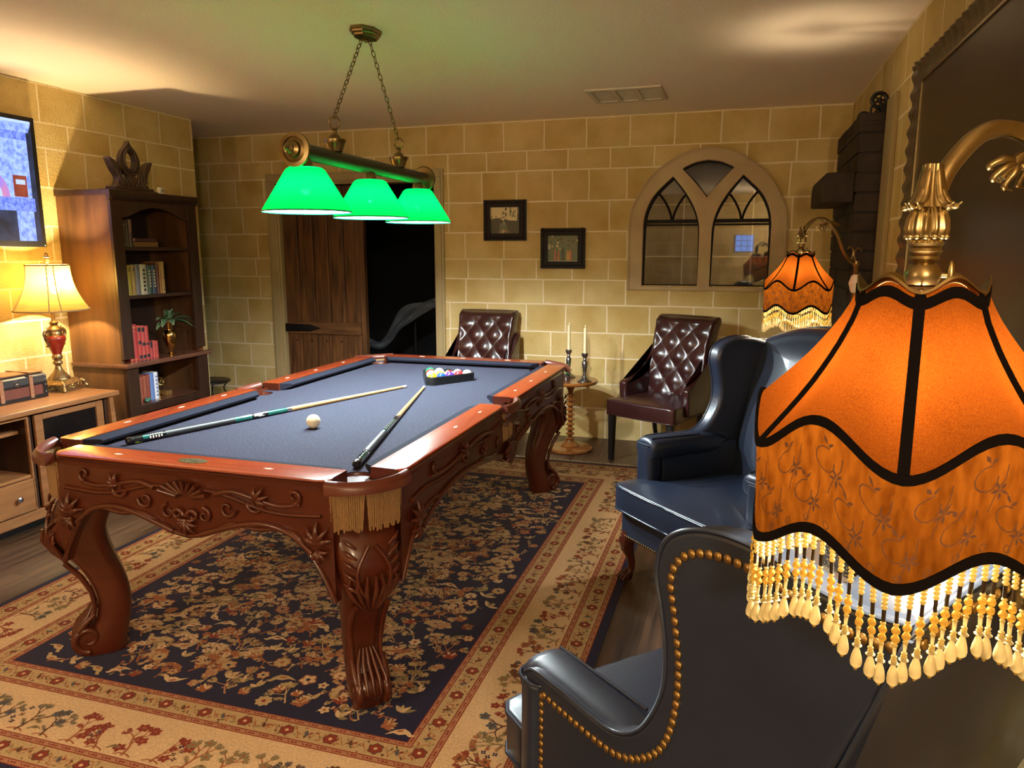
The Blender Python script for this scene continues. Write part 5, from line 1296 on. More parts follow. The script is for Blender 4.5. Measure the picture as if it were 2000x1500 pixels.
# ------------------------------------------------------------------ brown tufted chairs (local +x forward)
def make_tufted(label, loc, rz):
    t = thing('tufted_chair', label, 'chair', loc, rz, 'brown tufted chairs')
    NU, NV = 64, 72; Wt, Wb = .262, .205
    def bk(z): return interp([(.38, -.205), (.46, -.222), (.7, -.270), (.9, -.325), (1.02, -.368)], z)
    def hw(z): return interp([(.38, .242), (.5, .242), (.62, .236), (.78, .224), (.92, .232), (.975, .238), (1.0, .228)], z)
    z0, z1 = .40, 1.0
    b = MB(); g = []
    for i in range(NV+1):
        v = i/NV; row = []
        z = lerp(z0, z1, v)
        for j in range(NU+1):
            u = -1+2*j/NU; y = u*hw(z)
            # diamond tufting between the buttons
            fade = min(1, (1-abs(u))/.18)*min(1, (1-v)/.12)
            p, q = u*2.9+(v-.1)*6.6, u*2.9-(v-.1)*6.6
            cu = ((math.sin(PI*p/2)**2+.03)*(math.sin(PI*q/2)**2+.03))**.48
            edge = (1-abs(u)**6)**.5*(1-max(0, (v-.93)/.07)**2*.98)**.5 if v < 1 else 0
            d = .075*max(0, edge)+fade*(.022*cu-.012)+.018*(1-u*u)*0
            wrapx = .055*max(0, abs(u)-.6)**2/.16
            row.append((bk(z)+max(.0, d)+wrapx*min(1, v*3), y, z))
        g.append(row)
    b.loft(g, cap=False, closed=False); g2 = [[(bk(lerp(z0, z1, i/NV))-.035, (-1+2*j/NU)*hw(lerp(z0, z1, i/NV)), lerp(z0, z1, i/NV)) for j in range(NU+1)] for i in range(NV+1)]
    rim = MB()
    b.loft(g2, cap=False, closed=False)
    per = [(0, j) for j in range(NU+1)]+[(i, NU) for i in range(1, NV+1)]+[(NV, j) for j in range(NU-1, -1, -1)]+[(i, 0) for i in range(NV-1, 0, -1)]
    vs = [g[i][j] for i, j in per]+[((g[i][j][0]+g2[i][j][0])/2, g[i][j][1]*(1.035 if j in (0, NU) else 1), g[i][j][2]+(.010 if i == NV else 0)) for i, j in per]+[g2[i][j] for i, j in per]; n = len(per)
    b.add(vs, [(i, (i+1) % n, n+(i+1) % n, n+i) for i in range(n)]+[(n+i, n+(i+1) % n, 2*n+(i+1) % n, 2*n+i) for i in range(n)])
    b.build('backrest', M['brown'], t, smooth=75)
    b = MB()
    for a_ in range(-8, 12):
        for c_ in range(-12, 13):
            # crossings where both creases meet: p = 2a, q = 2c
            u = (a_+c_)/2.9; v = (a_-c_)/6.6+.1
            if abs(u) < .93 and .04 < v < .93:
                z = lerp(z0, z1, v); y = u*hw(z); fade = min(1, (1-abs(u))/.18)*min(1, (1-v)/.12)
                b.ball((bk(z)+.075*(1-abs(u)**6)**.5-.014*fade+.006+.055*max(0, abs(u)-.6)**2/.16, y, z), .006, 10, 7, sc=(.7, 1, 1))
    b.build('buttons', M['pewter'], t, smooth=60)
    # seat
    so = [(-.25, -.215), (-.1, -.235), (.12, -.262), (.255, -.275), (.268, -.265), (.275, -.1), (.277, 0), (.275, .1), (.268, .265), (.255, .275), (.12, .262), (-.1, .235), (-.25, .215)]
    sd = []
    for a, c in zip(so, so[1:]+so[:1]):
        n = max(1, int(math.hypot(c[0]-a[0], c[1]-a[1])/.04))
        for i in range(n): sd.append((lerp(a[0], c[0], i/n), lerp(a[1], c[1], i/n)))
    b = MB(); b.pad(sd, .335, .445, .016, 4, crown=.028, rings=6, rb=.006); b.build('seat', M['brown'], t, smooth=60)
    b = MB(); b.tube([(x, y, .338) for x, y in sd+[sd[0]]], .0035, 6); b.build('seat_piping', M['brown'], t, smooth=60)
    for s in (-1, 1):
        arm = cat_rom([(-.30, .36), (-.345, .80), (-.29, .80), (-.25, .74), (-.19, .66), (-.10, .60), (0, .572), (.07, .562), (.100, .548), (.105, .515), (.09, .36)], 4)
        b = MB(); b.pad(arm, 0, .062, .022, 4, lambda x, z, h: (x, s*(interp([(-.3, .262), (.1, .285)], x)-h), z), rb=.016); b.build('armrest', M['brown'], t, smooth=60)
        b = MB(); b.loft([[(x0, s*y0, z) for x0, y0 in rrect(*r_, .004, 2)] for r_, z in (((.215, .215, .260, .260), .34), ((.222, .222, .255, .255), .002))]); b.build('leg', M['blackwood'], t, smooth=30)
        b = MB(); b.tube([(-.21, s*.19, .345), (-.235, s*.19, .17), (-.285, s*.19, .002)], [.026, .021, .017], 4); b.build('leg', M['blackwood'], t, smooth=30)
    b = MB(); b.torus((-.345, 0, .0), .0, .0) if False else None
    return t
tcA = make_tufted('dark brown tufted leather chair between the candle stand and a navy wing chair', (-.50, 5.215, 0), math.radians(243))
dup(tcA, (-1.925, 5.275, 0), math.radians(267), 'dark brown tufted leather chair whose back shows above the far rail of the pool table')

# turned candle stand, candlesticks, ivy
t = thing('candle_stand', 'honey wood round pedestal table with a turned bobbin column by the back wall', 'side table', (-1.165, 5.30, 0))
b = MB(); b.lathe([(.0, 0), (.165, 0), (.170, .008), (.168, .018), (.155, .026), (.0, .030)], 48); b.build('foot_disc', M['honey'], t)
prof = [(.068, .028), (.070, .034), (.060, .042), (.050, .052), (.030, .070), (.026, .078)]
z = .085
while z < .44: prof += [(.016, z-.012), (.033, z-.004), (.034, z+.002), (.016, z+.014)]; z += .037
prof += [(.022, .455), (.030, .47), (.028, .50), (.045, .512)]
b = MB(); b.lathe(prof, 32); b.build('column', M['honey'], t, smooth=50)
b = MB(); b.lathe([(.0, .510), (.195, .510), (.202, .518), (.202, .528), (.195, .534), (.0, .535)], 56); b.build('table_top', M['honey'], t)
def stick(x, y, label, hgt=1.0):
    t = thing('candlestick', label, 'candlestick', (x, y, .535), 0, 'pewter candlesticks with candles')
    b = MB(); b.lathe([(.0, 0), (.052, 0), (.053, .006), (.040, .016), (.022, .026), (.018, .034), (.011, .044), (.013, .050), (.010, .058), (.013, .075), (.018, .105), (.020, .135), (.016, .148), (.010, .152), (.013, .160), (.009, .170), (.018, .180), (.024, .195), (.024, .205), (.018, .208), (.012, .204)], 28); b.build('holder', M['pewter'], t, smooth=50)
    return t
def candle(x, y, label):
    t = thing('candle', label, 'candle', (x, y, .739), 0, 'cream taper candles'); 
    b = MB(); b.lathe([(.0, 0), (.0115, 0), (.0115, .175), (.012, .182), (.009, .186), (.0, .184)], 18); b.build('taper', M['wax'], t)
    b = MB(); b.ball((0, 0, .196), .006, 10, 8, sc=(.8, .8, 2.0)); b.build('flame_tip', mat('plastic_flame', (.85, .70, .38), .4), t)
stick(-1.205, 5.40, 'dark pewter candlestick on the candle stand, the left one by the ivy'); candle(-1.205, 5.40, 'cream taper candle in the left candlestick')
stick(-1.05, 5.24, 'dark pewter candlestick on the candle stand, the right one'); candle(-1.05, 5.24, 'cream taper candle in the right candlestick')
M['leafg'] = mat('green_leaf', (.05, .16, .035), .45, noise=(30, (.02, .08, .02), (1,1,1), .4, .7))
t = thing('potted_ivy', 'tiny green plant at the left of the candlesticks on the candle stand', 'plant', (-1.175, 5.21, .535))
b = MB(); b.lathe([(.0, 0), (.022, 0), (.03, .02), (.03, .045), (.025, .05), (.0, .045)], 16); b.build('pot', M['pewter'], t)
def leaf3(b, p, d, ln, wd, droop=.3, m=0):
    p = Vector(p); d = Vector(d).normalized(); s = d.cross(Vector((0, 0, 1)))
    if s.length < .01: s = Vector((1, 0, 0))
    s.normalize(); up = s.cross(d)
    N = 6; vs = []
    for i in range(N+1):
        q = i/N; w_ = wd*math.sin(PI*min(1, q*.92+.06))**.8*(1-q*.3); c = p+d*ln*q-Vector((0, 0, 1))*droop*ln*q*q
        vs += [c-s*w_+up*w_*.25, c, c+s*w_+up*w_*.25]
    fs = []
    for i in range(N): fs += [(3*i, 3*i+1, 3*i+4, 3*i+3), (3*i+1, 3*i+2, 3*i+5, 3*i+4)]
    b.add(vs, fs, m); b.add([(x, y, z-.0008) for x, y, z in vs], fs, m)
b = MB(); random.seed(9)
for k in range(22):
    a = random.uniform(0, 6.3); z = random.uniform(.04, .13); leaf3(b, (.008*math.cos(a), .008*math.sin(a), z), (math.cos(a), math.sin(a), .5), .035, .011)
for k in range(5): a = k*1.25; b.tube([(0, 0, .04), (.012*math.cos(a), .012*math.sin(a), .09), (.02*math.cos(a), .02*math.sin(a), .13)], .0015, 5)
b.build('foliage', M['leafg'], t, smooth=60)

# ------------------------------------------------------------------ oak media console against the left wall
SX0, SX1, SY0, SY1 = -4.03, -3.49, 1.62, 3.45; SZ = .657
t = thing('media_console', 'light oak media console with open shelf and smoked glass doors against the left wall', 'cabinet', (SX0, SY0, 0))
W_, D_ = SY1-SY0, SX1-SX0        # local: x depth, y width
def lb(b, x0, y0, z0, x1, y1, z1): b.box((x0, y0, z0), (x1, y1, z1))
M['oak_y'] = wood('light_oak_grain_along', (.27, .115, .040), (.17, .068, .023), 1, 9, .42)
b = MB(); lb(b, -.0, -.0, SZ-.028, D_, W_, SZ); b.build('worktop', M['oak_y'], t, bevel=.006)
b = MB(); lb(b, .0, .05, .06, .012, W_-.05, SZ-.03); b.build('back_panel', M['walnut'], t)
b = MB(); lb(b, .02, .03, .058, D_-.022, W_-.03, .112); b.build('base_rail', M['oak_y'], t, bevel=.004)
b = MB(); lb(b, .05, .06, .0, D_-.09, W_-.06, .06); b.build('plinth', M['black'], t)
yd0, yd1 = .57, W_-.57
for y in (.065, W_-.085, yd0-.012, yd1-.012):
    b = MB(); lb(b, .012, y, .11, D_-.035, y+.022, SZ-.028); b.build('side_board', M['walnut'], t, bevel=.002)  # oak boards in dark walnut, the inner shade is put into their colour
for s, y in ((-1, .03), (1, W_-.03)):
    b = MB(); yo = y+s*.02; b.loft([[(D_-.055, y-s*.035, SZ-.03), (D_-.015, y-s*.035, SZ-.03), (D_-.015, y-s*.005, SZ-.03), (D_-.055, y-s*.005, SZ-.03)], [(D_-.055, y-s*.01, .11), (D_-.015, y-s*.01, .11), (D_-.015, y+s*.028, .11), (D_-.055, y+s*.028, .11)]]); b.build('corner_post', M['oak'], t, bevel=.003)
for y0, y1 in ((.095, yd0-.02), (yd1+.02, W_-.108)):
    dr = MB(); f = .048; x0, x1 = D_-.040, D_-.020
    lb(dr, x0, y0, .118, x1, y0+f, SZ-.040); lb(dr, x0, y1-f, .118, x1, y1, SZ-.040); lb(dr, x0, y0+f, .118, x1, y1-f, .118+f); lb(dr, x0, y0+f, SZ-.040-.03, x1, y1-f, SZ-.040)
    d = dr.build('door', M['oak'], t, bevel=.003)
    g = MB(); lb(g, x0+.006, y0+f-.004, .16, x0+.010, y1-f+.004, SZ-.068); g.build('glass_pane', M['glass_dark'], d)
yc0, yc1 = yd0+.010, yd1-.012
b = MB(); lb(b, .012, yc0, .292, D_-.035, yc1, .308); b.build('bay_floor', M['oak_y'], t, bevel=.002)
b = MB(); lb(b, .012, yc0, .520, D_-.10, yc1, .538); b.build('shelf', M['oak_y'], t, bevel=.002)
b = MB(); lb(b, D_-.045, yc0, SZ-.048, D_-.025, yc1, SZ-.030); lb(b, D_-.040, yc0, .11, D_-.024, yc0+.012, SZ-.04); lb(b, D_-.040, yc1-.012, .11, D_-.024, yc1, SZ-.04); b.build('bay_trim', M['oak'], t, bevel=.002)
nd = 3; dw = (yc1-yc0)/nd
for k in range(nd):
    b = MB(); lb(b, D_-.045, yc0+dw*k+.004, .118, D_-.024, yc0+dw*(k+1)-.004, .288); d = b.build('drawer', M['oak_y'], t, bevel=.003)
    b = MB(); b.lathe([(.005, 0), (.005, .012), (.014, .018), (.015, .024), (.009, .029), (.0, .030)], 16); b.v = [(z+D_-.024, x+yc0+dw*(k+.5), y+.203) for x, y, z in b.v]; b.build('knob', M['pewter'], d)

# wooden strapped trunk
t = thing('strapped_trunk', 'small dark treasure trunk with leather straps on the console', 'box', (-3.735, 3.0, SZ))
b = MB(); b.box((-.17, -.185, 0), (0, .185, .085)); b.build('body', mat('trunk_red_panel', (.16, .05, .035), .4, noise=(5, (.11, .035, .025), (1,3,1), .3, .7)), t, bevel=.003)
b = MB(); b.prism([(-.17, .087), (.002, .087), (.002, .125), (-.03, .140), (-.085, .145), (-.14, .140), (-.17, .125)], -.187, .187, lambda x, z, h: (x, h, z)); ld = b.build('lid', mat('trunk_lid', (.030, .030, .032), .4, noise=(6, (.05, .045, .04), (1,1,1), .3, .7)), t, bevel=.002)
b = MB(); b.prism([(-.16, .1452), (-.015, .1395), (-.015, .146), (-.085, .150), (-.16, .146)], -.18, .18, lambda x, z, h: (x, h, z)); b.build('lid_board', M['oak_y'], ld)
b = MB()
for y0 in (-.187, .160): b.box((-.172, y0, .0), (.003, y0+.028, .085))
b.box((-.172, -.187, -.0), (.004, .187, .020)); b.box((-.001, -.187, .075), (.004, .187, .087)); b.build('dark_binding', M['blackwood'], t, bevel=.001)
for y in (-.088, .088):
    b = MB(); b.box((.002, y-.011, .008), (.0075, y+.011, .135)); b.box((-.165, y-.011, .1475), (.0, y+.011, .1535)); b.build('leather_strap', mat('tan_strap', (.30, .13, .06), .4), t, bevel=.002)
    b = MB(); [b.ball((.0075, y, .02+.022*k), .0035, 8, 5) for k in range(6)]; b.build('studs', M['pewter'], t)
b = MB(); b.lathe([(.0, .004), (.017, .003), (.018, 0)], 18); b.v = [(z+.003, x, y+.100) for x, y, z in b.v]; b.torus((.009, .002, .090), .008, .002, 'x', 16, 6)
for y in (-.175, .175):
    for z in (.03, .07, .1, .12): b.ball((.004, y, z), .004, 8, 5)
b.tube([(.005, .10, .098), (.008, .13, .097), (.006, .17, .100)], .002, 6); b.build('latch', M['pewter'], t)

# table lamp
LX, LY = -3.835, 3.36
t = thing('table_lamp', 'lit table lamp with a cream bell shade and red urn base on the console', 'table lamp', (LX, LY, SZ+.008), math.radians(12))
M['gilt'] = mat('antique_gilt', (.36, .24, .10), .35, metal=.85, noise=(40, (.12, .07, .03), (1,1,1), .45, .7))
b = MB()
def sq(h, z, e=.0): return [(x*h, y*h, z) for x, y in rrect(-1, -1, 1, 1, .12, 3)]
b.loft([sq(.088, .028), sq(.092, .036), (sq(.080, .046)), sq(.070, .052), sq(.066, .060)])
for sx in (-1, 1):
    for sy in (-1, 1):
        b.tube(cat_rom([(sx*.070, sy*.070, .040), (sx*.088, sy*.088, .036), (sx*.092, sy*.092, .016), (sx*.100, sy*.100, .004), (sx*.088, sy*.088, .006)], 4), [.008, .012, .010, .011, .006], 8)
for s in (-1, 1):
    for k in range(5):
        u = -.05+.025*k
        b.tube([(u-.012, s*.088, .028), (u, s*.092, .014+.006*(k % 2)), (u+.012, s*.088, .028)], .006, 6); b.tube([(s*.088, u-.012, .028), (s*.092, u, .014+.006*(k % 2)), (s*.088, u+.012, .028)], .006, 6)
b.build('base', M['gilt'], t, smooth=50)
b = MB(); b.lathe([(.060, .058), (.056, .070), (.048, .078), (.046, .084), (.034, .094), (.020, .118), (.015, .138), (.016, .142), (.024, .148), (.026, .158), (.020, .166), (.018, .170), (.026, .178), (.028, .190), (.024, .205)], 28, flute=8, fa=.05, zf=(.142, .20)); b.build('stem', M['gilt'], t, smooth=50)
b = MB(); b.lathe([(.022, .200), (.030, .225), (.045, .262), (.055, .290), (.056, .302), (.052, .312), (.044, .316)], 32); b.build('urn', mat('red_lacquer', (.26, .020, .008), .25, coat=.4, noise=(5, (.20, .014, .006), (1,1,1), .35, .7)), t, smooth=60)
b = MB(); b.lathe([(.046, .314), (.040, .320), (.038, .340), (.046, .346), (.046, .354), (.030, .362), (.026, .368), (.018, .376), (.022, .384), (.024, .392), (.014, .400), (.010, .404), (.010, .470)], 28, flute=10, fa=.03); b.build('neck', M['gilt'], t, smooth=50)
for s in (-1, 1):
    b = MB(); b.tube(cat_rom([(0, s*.040, .342), (0, s*.066, .352), (0, s*.086, .335), (0, s*.082, .305), (0, s*.066, .275), (0, s*.064, .262), (0, s*.076, .258)], 5), [.007, .009, .009, .008, .008, .007, .006], 8); b.torus((0, s*.066, .328), .010, .004, 'x', 16, 6); b.tube([(0, s*.06, .35), (0, s*.056, .37)], .004, 6); b.build('handle', M['gilt'], t, smooth=60)
zb0, zt0 = 1.122-SZ, 1.380-SZ
M['cream_shade'] = shade_mat('cream_silk', (.15, .105, .026), .08, (1, .80, .42), diff=.3)
sh = bpy.data.objects.new('shade', None); C.objects.link(sh); sh.parent = t
def srad(u): return lerp(.195, .112, u)-.022*math.sin(PI*u)
def sring(u, k=1.0):
    r = srad(u)*k; out = []
    for j in range(64):
        a = 2*PI*j/64; e = .80; c, s = math.cos(a), math.sin(a); out.append((r*.88*math.copysign(abs(c)**e, c), r*1.0*math.copysign(abs(s)**e, s), lerp(zb0, zt0, u)))
    return out
b = MB(); b.loft([sring(i/12) for i in range(13)], cap=False); b.build('bell_panels', M['cream_shade'], sh, smooth=60)
b = MB()
for u in (0, 1):
    r0 = sring(u, 1.008); b.tube(r0+[r0[0]], .0045, 6, cap=False)
for j in (6, 10, 22, 26, 38, 42, 54, 58): b.tube([sring(i/12, 1.006)[j] for i in range(13)], .0026, 5)
b.build('shade_piping', mat('tan_braid', (.35, .22, .10), .7), sh, smooth=60)
b = MB(); b.lathe([(.004, zt0-.02), (.005, zt0+.012), (.012, zt0+.016), (.014, zt0+.034), (.010, zt0+.040), (.020, zt0+.046), (.008, zt0+.054), (.010, zt0+.062), (.003, zt0+.070)], 16); b.build('finial', M['gilt'], t)
b = MB(); b.tube([(0, 0, .47), (0, 0, zt0-.1)], .006, 8); b.tube([(0, .052, .52), (0, .050, .62), (0, 0, zt0)], .0015, 5); b.tube([(0, -.052, .52), (0, -.050, .62), (0, 0, zt0)], .0015, 5); b.build('harp', M['gilt'], t)
b = MB(); b.ball((.028, 0, zb0+.115), .024, 14, 10); b.build('bulb', mat('lit_bulb_gold', (1, .8, .5), .5, emit=((1, .8, .42), 15)), sh)
point('table_lamp_light', (.03, 0, zb0+.16), TLAMP_W, TLAMP_C, .025, sh)

# ------------------------------------------------------------------ bookshelf
BX0, BX1, BY0, BY1 = -4.055, -3.64, 3.66, 4.40
t = thing('bookshelf', 'tall dark walnut bookshelf with an arched top opening against the left wall', 'bookshelf', (BX0, BY0, 0))
D, Wd = BX1-BX0, BY1-BY0
b = MB(); b.box((.0, 0, 0), (D-.02, .018, 1.80)); b.build('side_panel', M['walnut_side'], t, bevel=.001)
b = MB(); b.box((.0, Wd-.018, 0), (D-.02, Wd, 1.80)); b.build('side_panel', M['walnut_side'], t, bevel=.001)
b = MB(); b.box((0, .018, 0), (.008, Wd-.018, 1.80)); b.build('back_panel', M['walnut'], t)
b = MB(); b.box((0, -.012, 1.80), (D+.014, Wd+.012, 1.835)); b.prism([(D-.02, 1.76), (D+.002, 1.775), (D+.014, 1.80), (D-.02, 1.80)], -.010, Wd+.010, lambda x, z, h: (x, h, z)); b.build('cornice', M['walnut'], t, bevel=.004)
for y0 in (0, Wd-.085):
    b = MB(); b.box((D-.02, y0, .80), (D, y0+.085, 1.78)); b.build('stile', M['walnut'], t, bevel=.002)
for y0 in (-.0, Wd-.095):
    b = MB(); b.box((D-.02, y0, 0), (D+.012, y0+.095, .745)); b.build('stile', M['walnut'], t, bevel=.003)
ar = [(.08, 1.78), (.08, 1.675), (.115, 1.672), (.15, 1.685)]+[(lerp(.15, Wd-.15, k/10), 1.685+.058*math.sin(PI*k/10)) for k in range(1, 10)]+[(Wd-.15, 1.685), (Wd-.115, 1.672), (Wd-.08, 1.675), (Wd-.08, 1.78)]
b = MB(); b.prism(ar, D-.018, D-.002, lambda y, z, h: (h, y, z)); b.build('arched_valance', M['walnut'], t)
for z in (1.472, 1.170, .45):
    b = MB(); b.box((.008, .018, z), (D-.022, Wd-.018, z+.022)); b.build('shelf_board', M['walnut'], t, bevel=.002)
M['gloss_walnut'] = mat('polished_walnut', (.085, .032, .018), .16, noise=(3, (.12, .05, .03), (14, 1, 14), .3, .7), coat=.4)
b = MB(); b.box((.008, -.022, .745), (D+.038, Wd+.022, .776)); b.build('ledge_shelf', M['gloss_walnut'], t, bevel=.008)
b = MB(); b.box((D-.02, .09, .44), (D+.008, Wd-.09, .490)); b.build('lower_rail', M['walnut'], t, bevel=.003)
b = MB(); b.box((D-.02, .09, 0), (D+.004, Wd-.09, .10)); b.box((.01, .018, .10), (D-.02, Wd-.018, .12)); b.build('base_board', M['walnut'], t, bevel=.003)
for yy, zz in ((.15, .455),): pass
b = MB(); b.box((.0, .018, .472), (D-.022, Wd-.018, .492)); b.build('shelf_board', M['gloss_walnut'], t)

bookmats = {}
def bmat(c, rough=.45):
    k = tuple(round(x, 3) for x in c)
    if k not in bookmats: bookmats[k] = mat('book_cloth', c, rough)
    return bookmats[k]
M['pages'] = mat('book_pages', (.55, .45, .30), .8); M['gold_ink'] = mat('gold_ink', (.5, .35, .1), .35, metal=.7); M['ink'] = mat('black_ink', (.012, .01, .01), .5)
def book(y, w_, h, d, z, col, label, grp, bands=None, lean=0, flat=False, x=None, bandm=None):
    """spine faces +x, y = left side of the book"""
    t = thing('book', label, 'book', ((BX1-.045 if x is None else x), y+w_/2, z), 0, grp)
    hw_ = w_/2; c = bmat(col)
    b = MB()
    if not flat:
        b.box((-d, -hw_, 0), (-.004, -hw_+.0025, h)); b.box((-d, hw_-.0025, 0), (-.004, hw_, h))
        b.loft([[(-.006, -hw_, z_), (0, -hw_*.9, z_), (.003, -hw_*.4, z_), (.003, hw_*.4, z_), (0, hw_*.9, z_), (-.006, hw_, z_)] for z_ in (0, h)])
        b.build('cover', c, t, smooth=60)
        p = MB(); p.box((-d+.004, -hw_+.0025, .004), (-.006, hw_-.0025, h-.004)); p.build('pages', M['pages'], t, smooth=0)
        if bands:
            m_ = MB()
            for z0, z1, *wq in bands:
                q = wq[0] if wq else 1.0
                m_.loft([[(-.0015, -hw_*.92*q, z_), (.0012, -hw_*.8*q, z_), (.0040, -hw_*.35*q, z_), (.0040, hw_*.35*q, z_), (.0012, hw_*.8*q, z_), (-.0015, hw_*.92*q, z_)] for z_ in (h*z0, h*z1)])
            m_.build('spine_bands', bandm or M['ink'], t, smooth=60)
        t.rotation_euler = (lean, 0, 0)
    else:
        b.box((-d, -hw_, 0), (0, hw_, .003)); b.box((-d, -hw_, h-.003), (0, hw_, h)); b.box((-.004, -hw_, .0), (0, hw_, h)); b.build('cover', c, t, bevel=.0008)
        p = MB(); p.box((-d+.003, -hw_+.003, .003), (-.004, hw_-.003, h-.003)); p.build('pages', M['pages'], t, smooth=0)
    return t
g1, g2, g3, g4 = 'dark books on the top shelf', 'books on the second shelf', 'red books on the third shelf', 'books on the bottom shelf'
Z1, Z2, Z3, Z4 = 1.4945, 1.1925, .7765, .4925
book(3.758, .026, .150, .12, Z1, (.045, .028, .018), 'dark brown book at the left end of the top shelf', g1)
book(3.786, .024, .158, .12, Z1, (.075, .055, .035), 'grey-brown book second from the left on the top shelf', g1, [(.1, .12), (.85, .87)], bandm=M['gold_ink'])
book(3.812, .022, .152, .12, Z1, (.055, .040, .028), 'dark grey book third from the left on the top shelf', g1)
book(3.837, .024, .170, .12, Z1, (.16, .10, .07), 'tallest book on the top shelf with a pale upper label', g1, [(.0, .55)], bandm=bmat((.05, .03, .02)))
book(3.868, .205, .034, .14, Z1, (.17, .095, .03), 'tan book lying flat at the bottom of the stack on the top shelf', g1, flat=True)
book(3.878, .185, .022, .13, Z1+.0345, (.06, .022, .022), 'dark maroon book lying flat on the tan book on the top shelf', g1, flat=True)
specs = [(.030, .180, (.14, .11, .075), 'grey-brown book at the left end of the second shelf', [(.85, .88), (.78, .80)], None), (.034, .188, (.38, .27, .03), 'mustard yellow book on the second shelf', [(.80, .84, .7), (.88, .91, .7)], None),
         (.030, .190, (.33, .21, .06), 'golden tan book between the yellow and grey books', [(.80, .90, .6)], None), (.036, .192, (.17, .16, .17), 'grey book beside the white ribbed book', [(.84, .87, .6), (.9, .92, .6)], None),
         (.058, .192, (.42, .38, .26), 'wide cream book with black squares down its spine', [(.12+.13*k, .20+.13*k, .62) for k in range(6)], None), (.034, .186, (.035, .07, .05), 'dark green book with cream bands, left of the dark blue one', [(.24+.105*k, .31+.105*k, .8) for k in range(6)], bmat((.38, .34, .22))),
         (.038, .186, (.030, .04, .07), 'dark blue book with cream and orange bands', [(.24+.105*k, .31+.105*k, .8) for k in range(6)], bmat((.42, .33, .20))), (.022, .200, (.10, .035, .02), 'narrow dark red book near the right of the second shelf', None, None),
         (.020, .205, (.30, .13, .03), 'orange-brown book, second from the right on the second shelf', None, None), (.028, .208, (.34, .22, .06), 'golden book at the right end of the second shelf', [(.48, .50), (.1, .12)], None)]
y = 3.757
for w_, h, c, lab, bd, bm2 in specs: book(y, w_-.001, h, .13, Z2, c, lab, g2, bd, bandm=bm2); y += w_+.0035 if w_ > .03 else w_+.001
red = (.34, .035, .03)
book(3.757, .034, .232, .13, Z3, red, 'tall red book at the left end of the third shelf', g3, [(.03, .045), (.1, .105), (.9, .92), (.96, .97)], bandm=M['gold_ink'])
book(3.792, .034, .232, .13, Z3, (.33, .032, .028), 'tall red book, second from the left on the third shelf', g3, [(.03, .045), (.9, .92), (.8, .81)], bandm=M['gold_ink'])
book(3.828, .030, .222, .13, Z3, (.36, .045, .035), 'red book with black blocks, third from the left', g3, [(.03, .13), (.45, .55), (.82, .94)])
book(3.860, .030, .218, .13, Z3, (.37, .05, .04), 'red book with black blocks, fourth from the left', g3, [(.03, .13), (.40, .50), (.82, .94)])
book(3.892, .030, .214, .13, Z3, (.35, .045, .035), 'red book with black blocks, fifth from the left', g3, [(.04, .14), (.42, .48)])
book(3.925, .024, .110, .12, Z3, (.30, .04, .035), 'short red book with a black top beside the taller red ones', g3, [(.6, .98)])
book(3.950, .022, .112, .12, Z3, (.36, .05, .04), 'short red book in the middle of the third shelf', g3, [(.3, .33), (.7, .73)], bandm=bmat((.2, .02, .02)))
book(3.974, .024, .108, .12, Z3, (.31, .04, .03), 'short red book, last one before the brass vase', g3, [(.3, .33), (.7, .73)], bandm=bmat((.15, .02, .02)))
book(3.925, .075, .175, .035, Z3, (.20, .15, .06), 'tan square book standing behind the short red ones', g3, x=BX1-.19)
spec4 = [(.022, .150, (.50, .44, .30), 'cream book at the left end of the bottom shelf', [(.2*k+.05, .2*k+.08) for k in range(5)], None), (.044, .162, (.55, .50, .34), 'cream book with black lines and a green foot', [(.30+.12*k, .32+.12*k) for k in range(6)], None),
         (.030, .168, (.24, .06, .03), 'brick red book, left one of three on the bottom shelf', [(.1*k+.05, .1*k+.06) for k in range(9)], None), (.030, .170, (.26, .07, .035), 'brick red book, middle one of three on the bottom shelf', [(.1*k+.08, .1*k+.09) for k in range(9)], None),
         (.026, .172, (.22, .05, .03), 'brick red book, right one of three on the bottom shelf', [(.1*k+.05, .1*k+.06) for k in range(9)], None), (.036, .178, (.10, .17, .36), 'blue book on the bottom shelf', None, None), (.036, .180, (.58, .60, .62), 'white book with blue bands at the right of the bottom row', [(.10+.14*k, .17+.14*k, .8) for k in range(6)], bmat((.08, .14, .28)))]
y = 3.770
for w_, h, c, lab, bd, bm2 in spec4: book(y, w_-.001, h, .12, Z4, c, lab, g4, bd, bandm=bm2, x=BX1-.07); y += w_+.001
t = MB(); t.ball((0, 0, .012), .016, 12, 8, sc=(1, 1.4, .8)); t.ball((0, .018, .018), .010, 10, 7); t.ball((0, -.012, .024), .008, 10, 7)
tag(t.build('green_figurine', mat('green_glaze', (.03, .12, .08), .2, coat=.5), loc=(BX1-.045, 3.865, Z4), smooth=60), 'tiny green glazed figurine in front of the bottom shelf books', 'figurine')
t = thing('armillary_sphere', 'small golden armillary ornament right of the books on the bottom shelf', 'ornament', (BX1-.12, 4.055, Z4))
b = MB(); b.torus((0, 0, .085), .045, .004, 'x', 32, 6); b.torus((0, 0, .085), .043, .004, 'y', 32, 6); b.torus((0, 0, .085), .044, .003, 'z', 32, 6); b.tube([(0, -.03, .05), (0, .03, .12)], .002, 6); b.ball((0, 0, .085), .010); b.build('rings', M['brass_b'], t, smooth=60)
b = MB(); b.lathe([(.0, 0), (.03, 0), (.03, .006), (.01, .014), (.006, .03), (.008, .04)], 20); b.build('foot', M['brass_b'], t); b = MB(); b.box((-.03, .03, 0), (.03, .085, .03)); b.build('block', mat('oak_block', (.14, .07, .02), .4), t, bevel=.002)
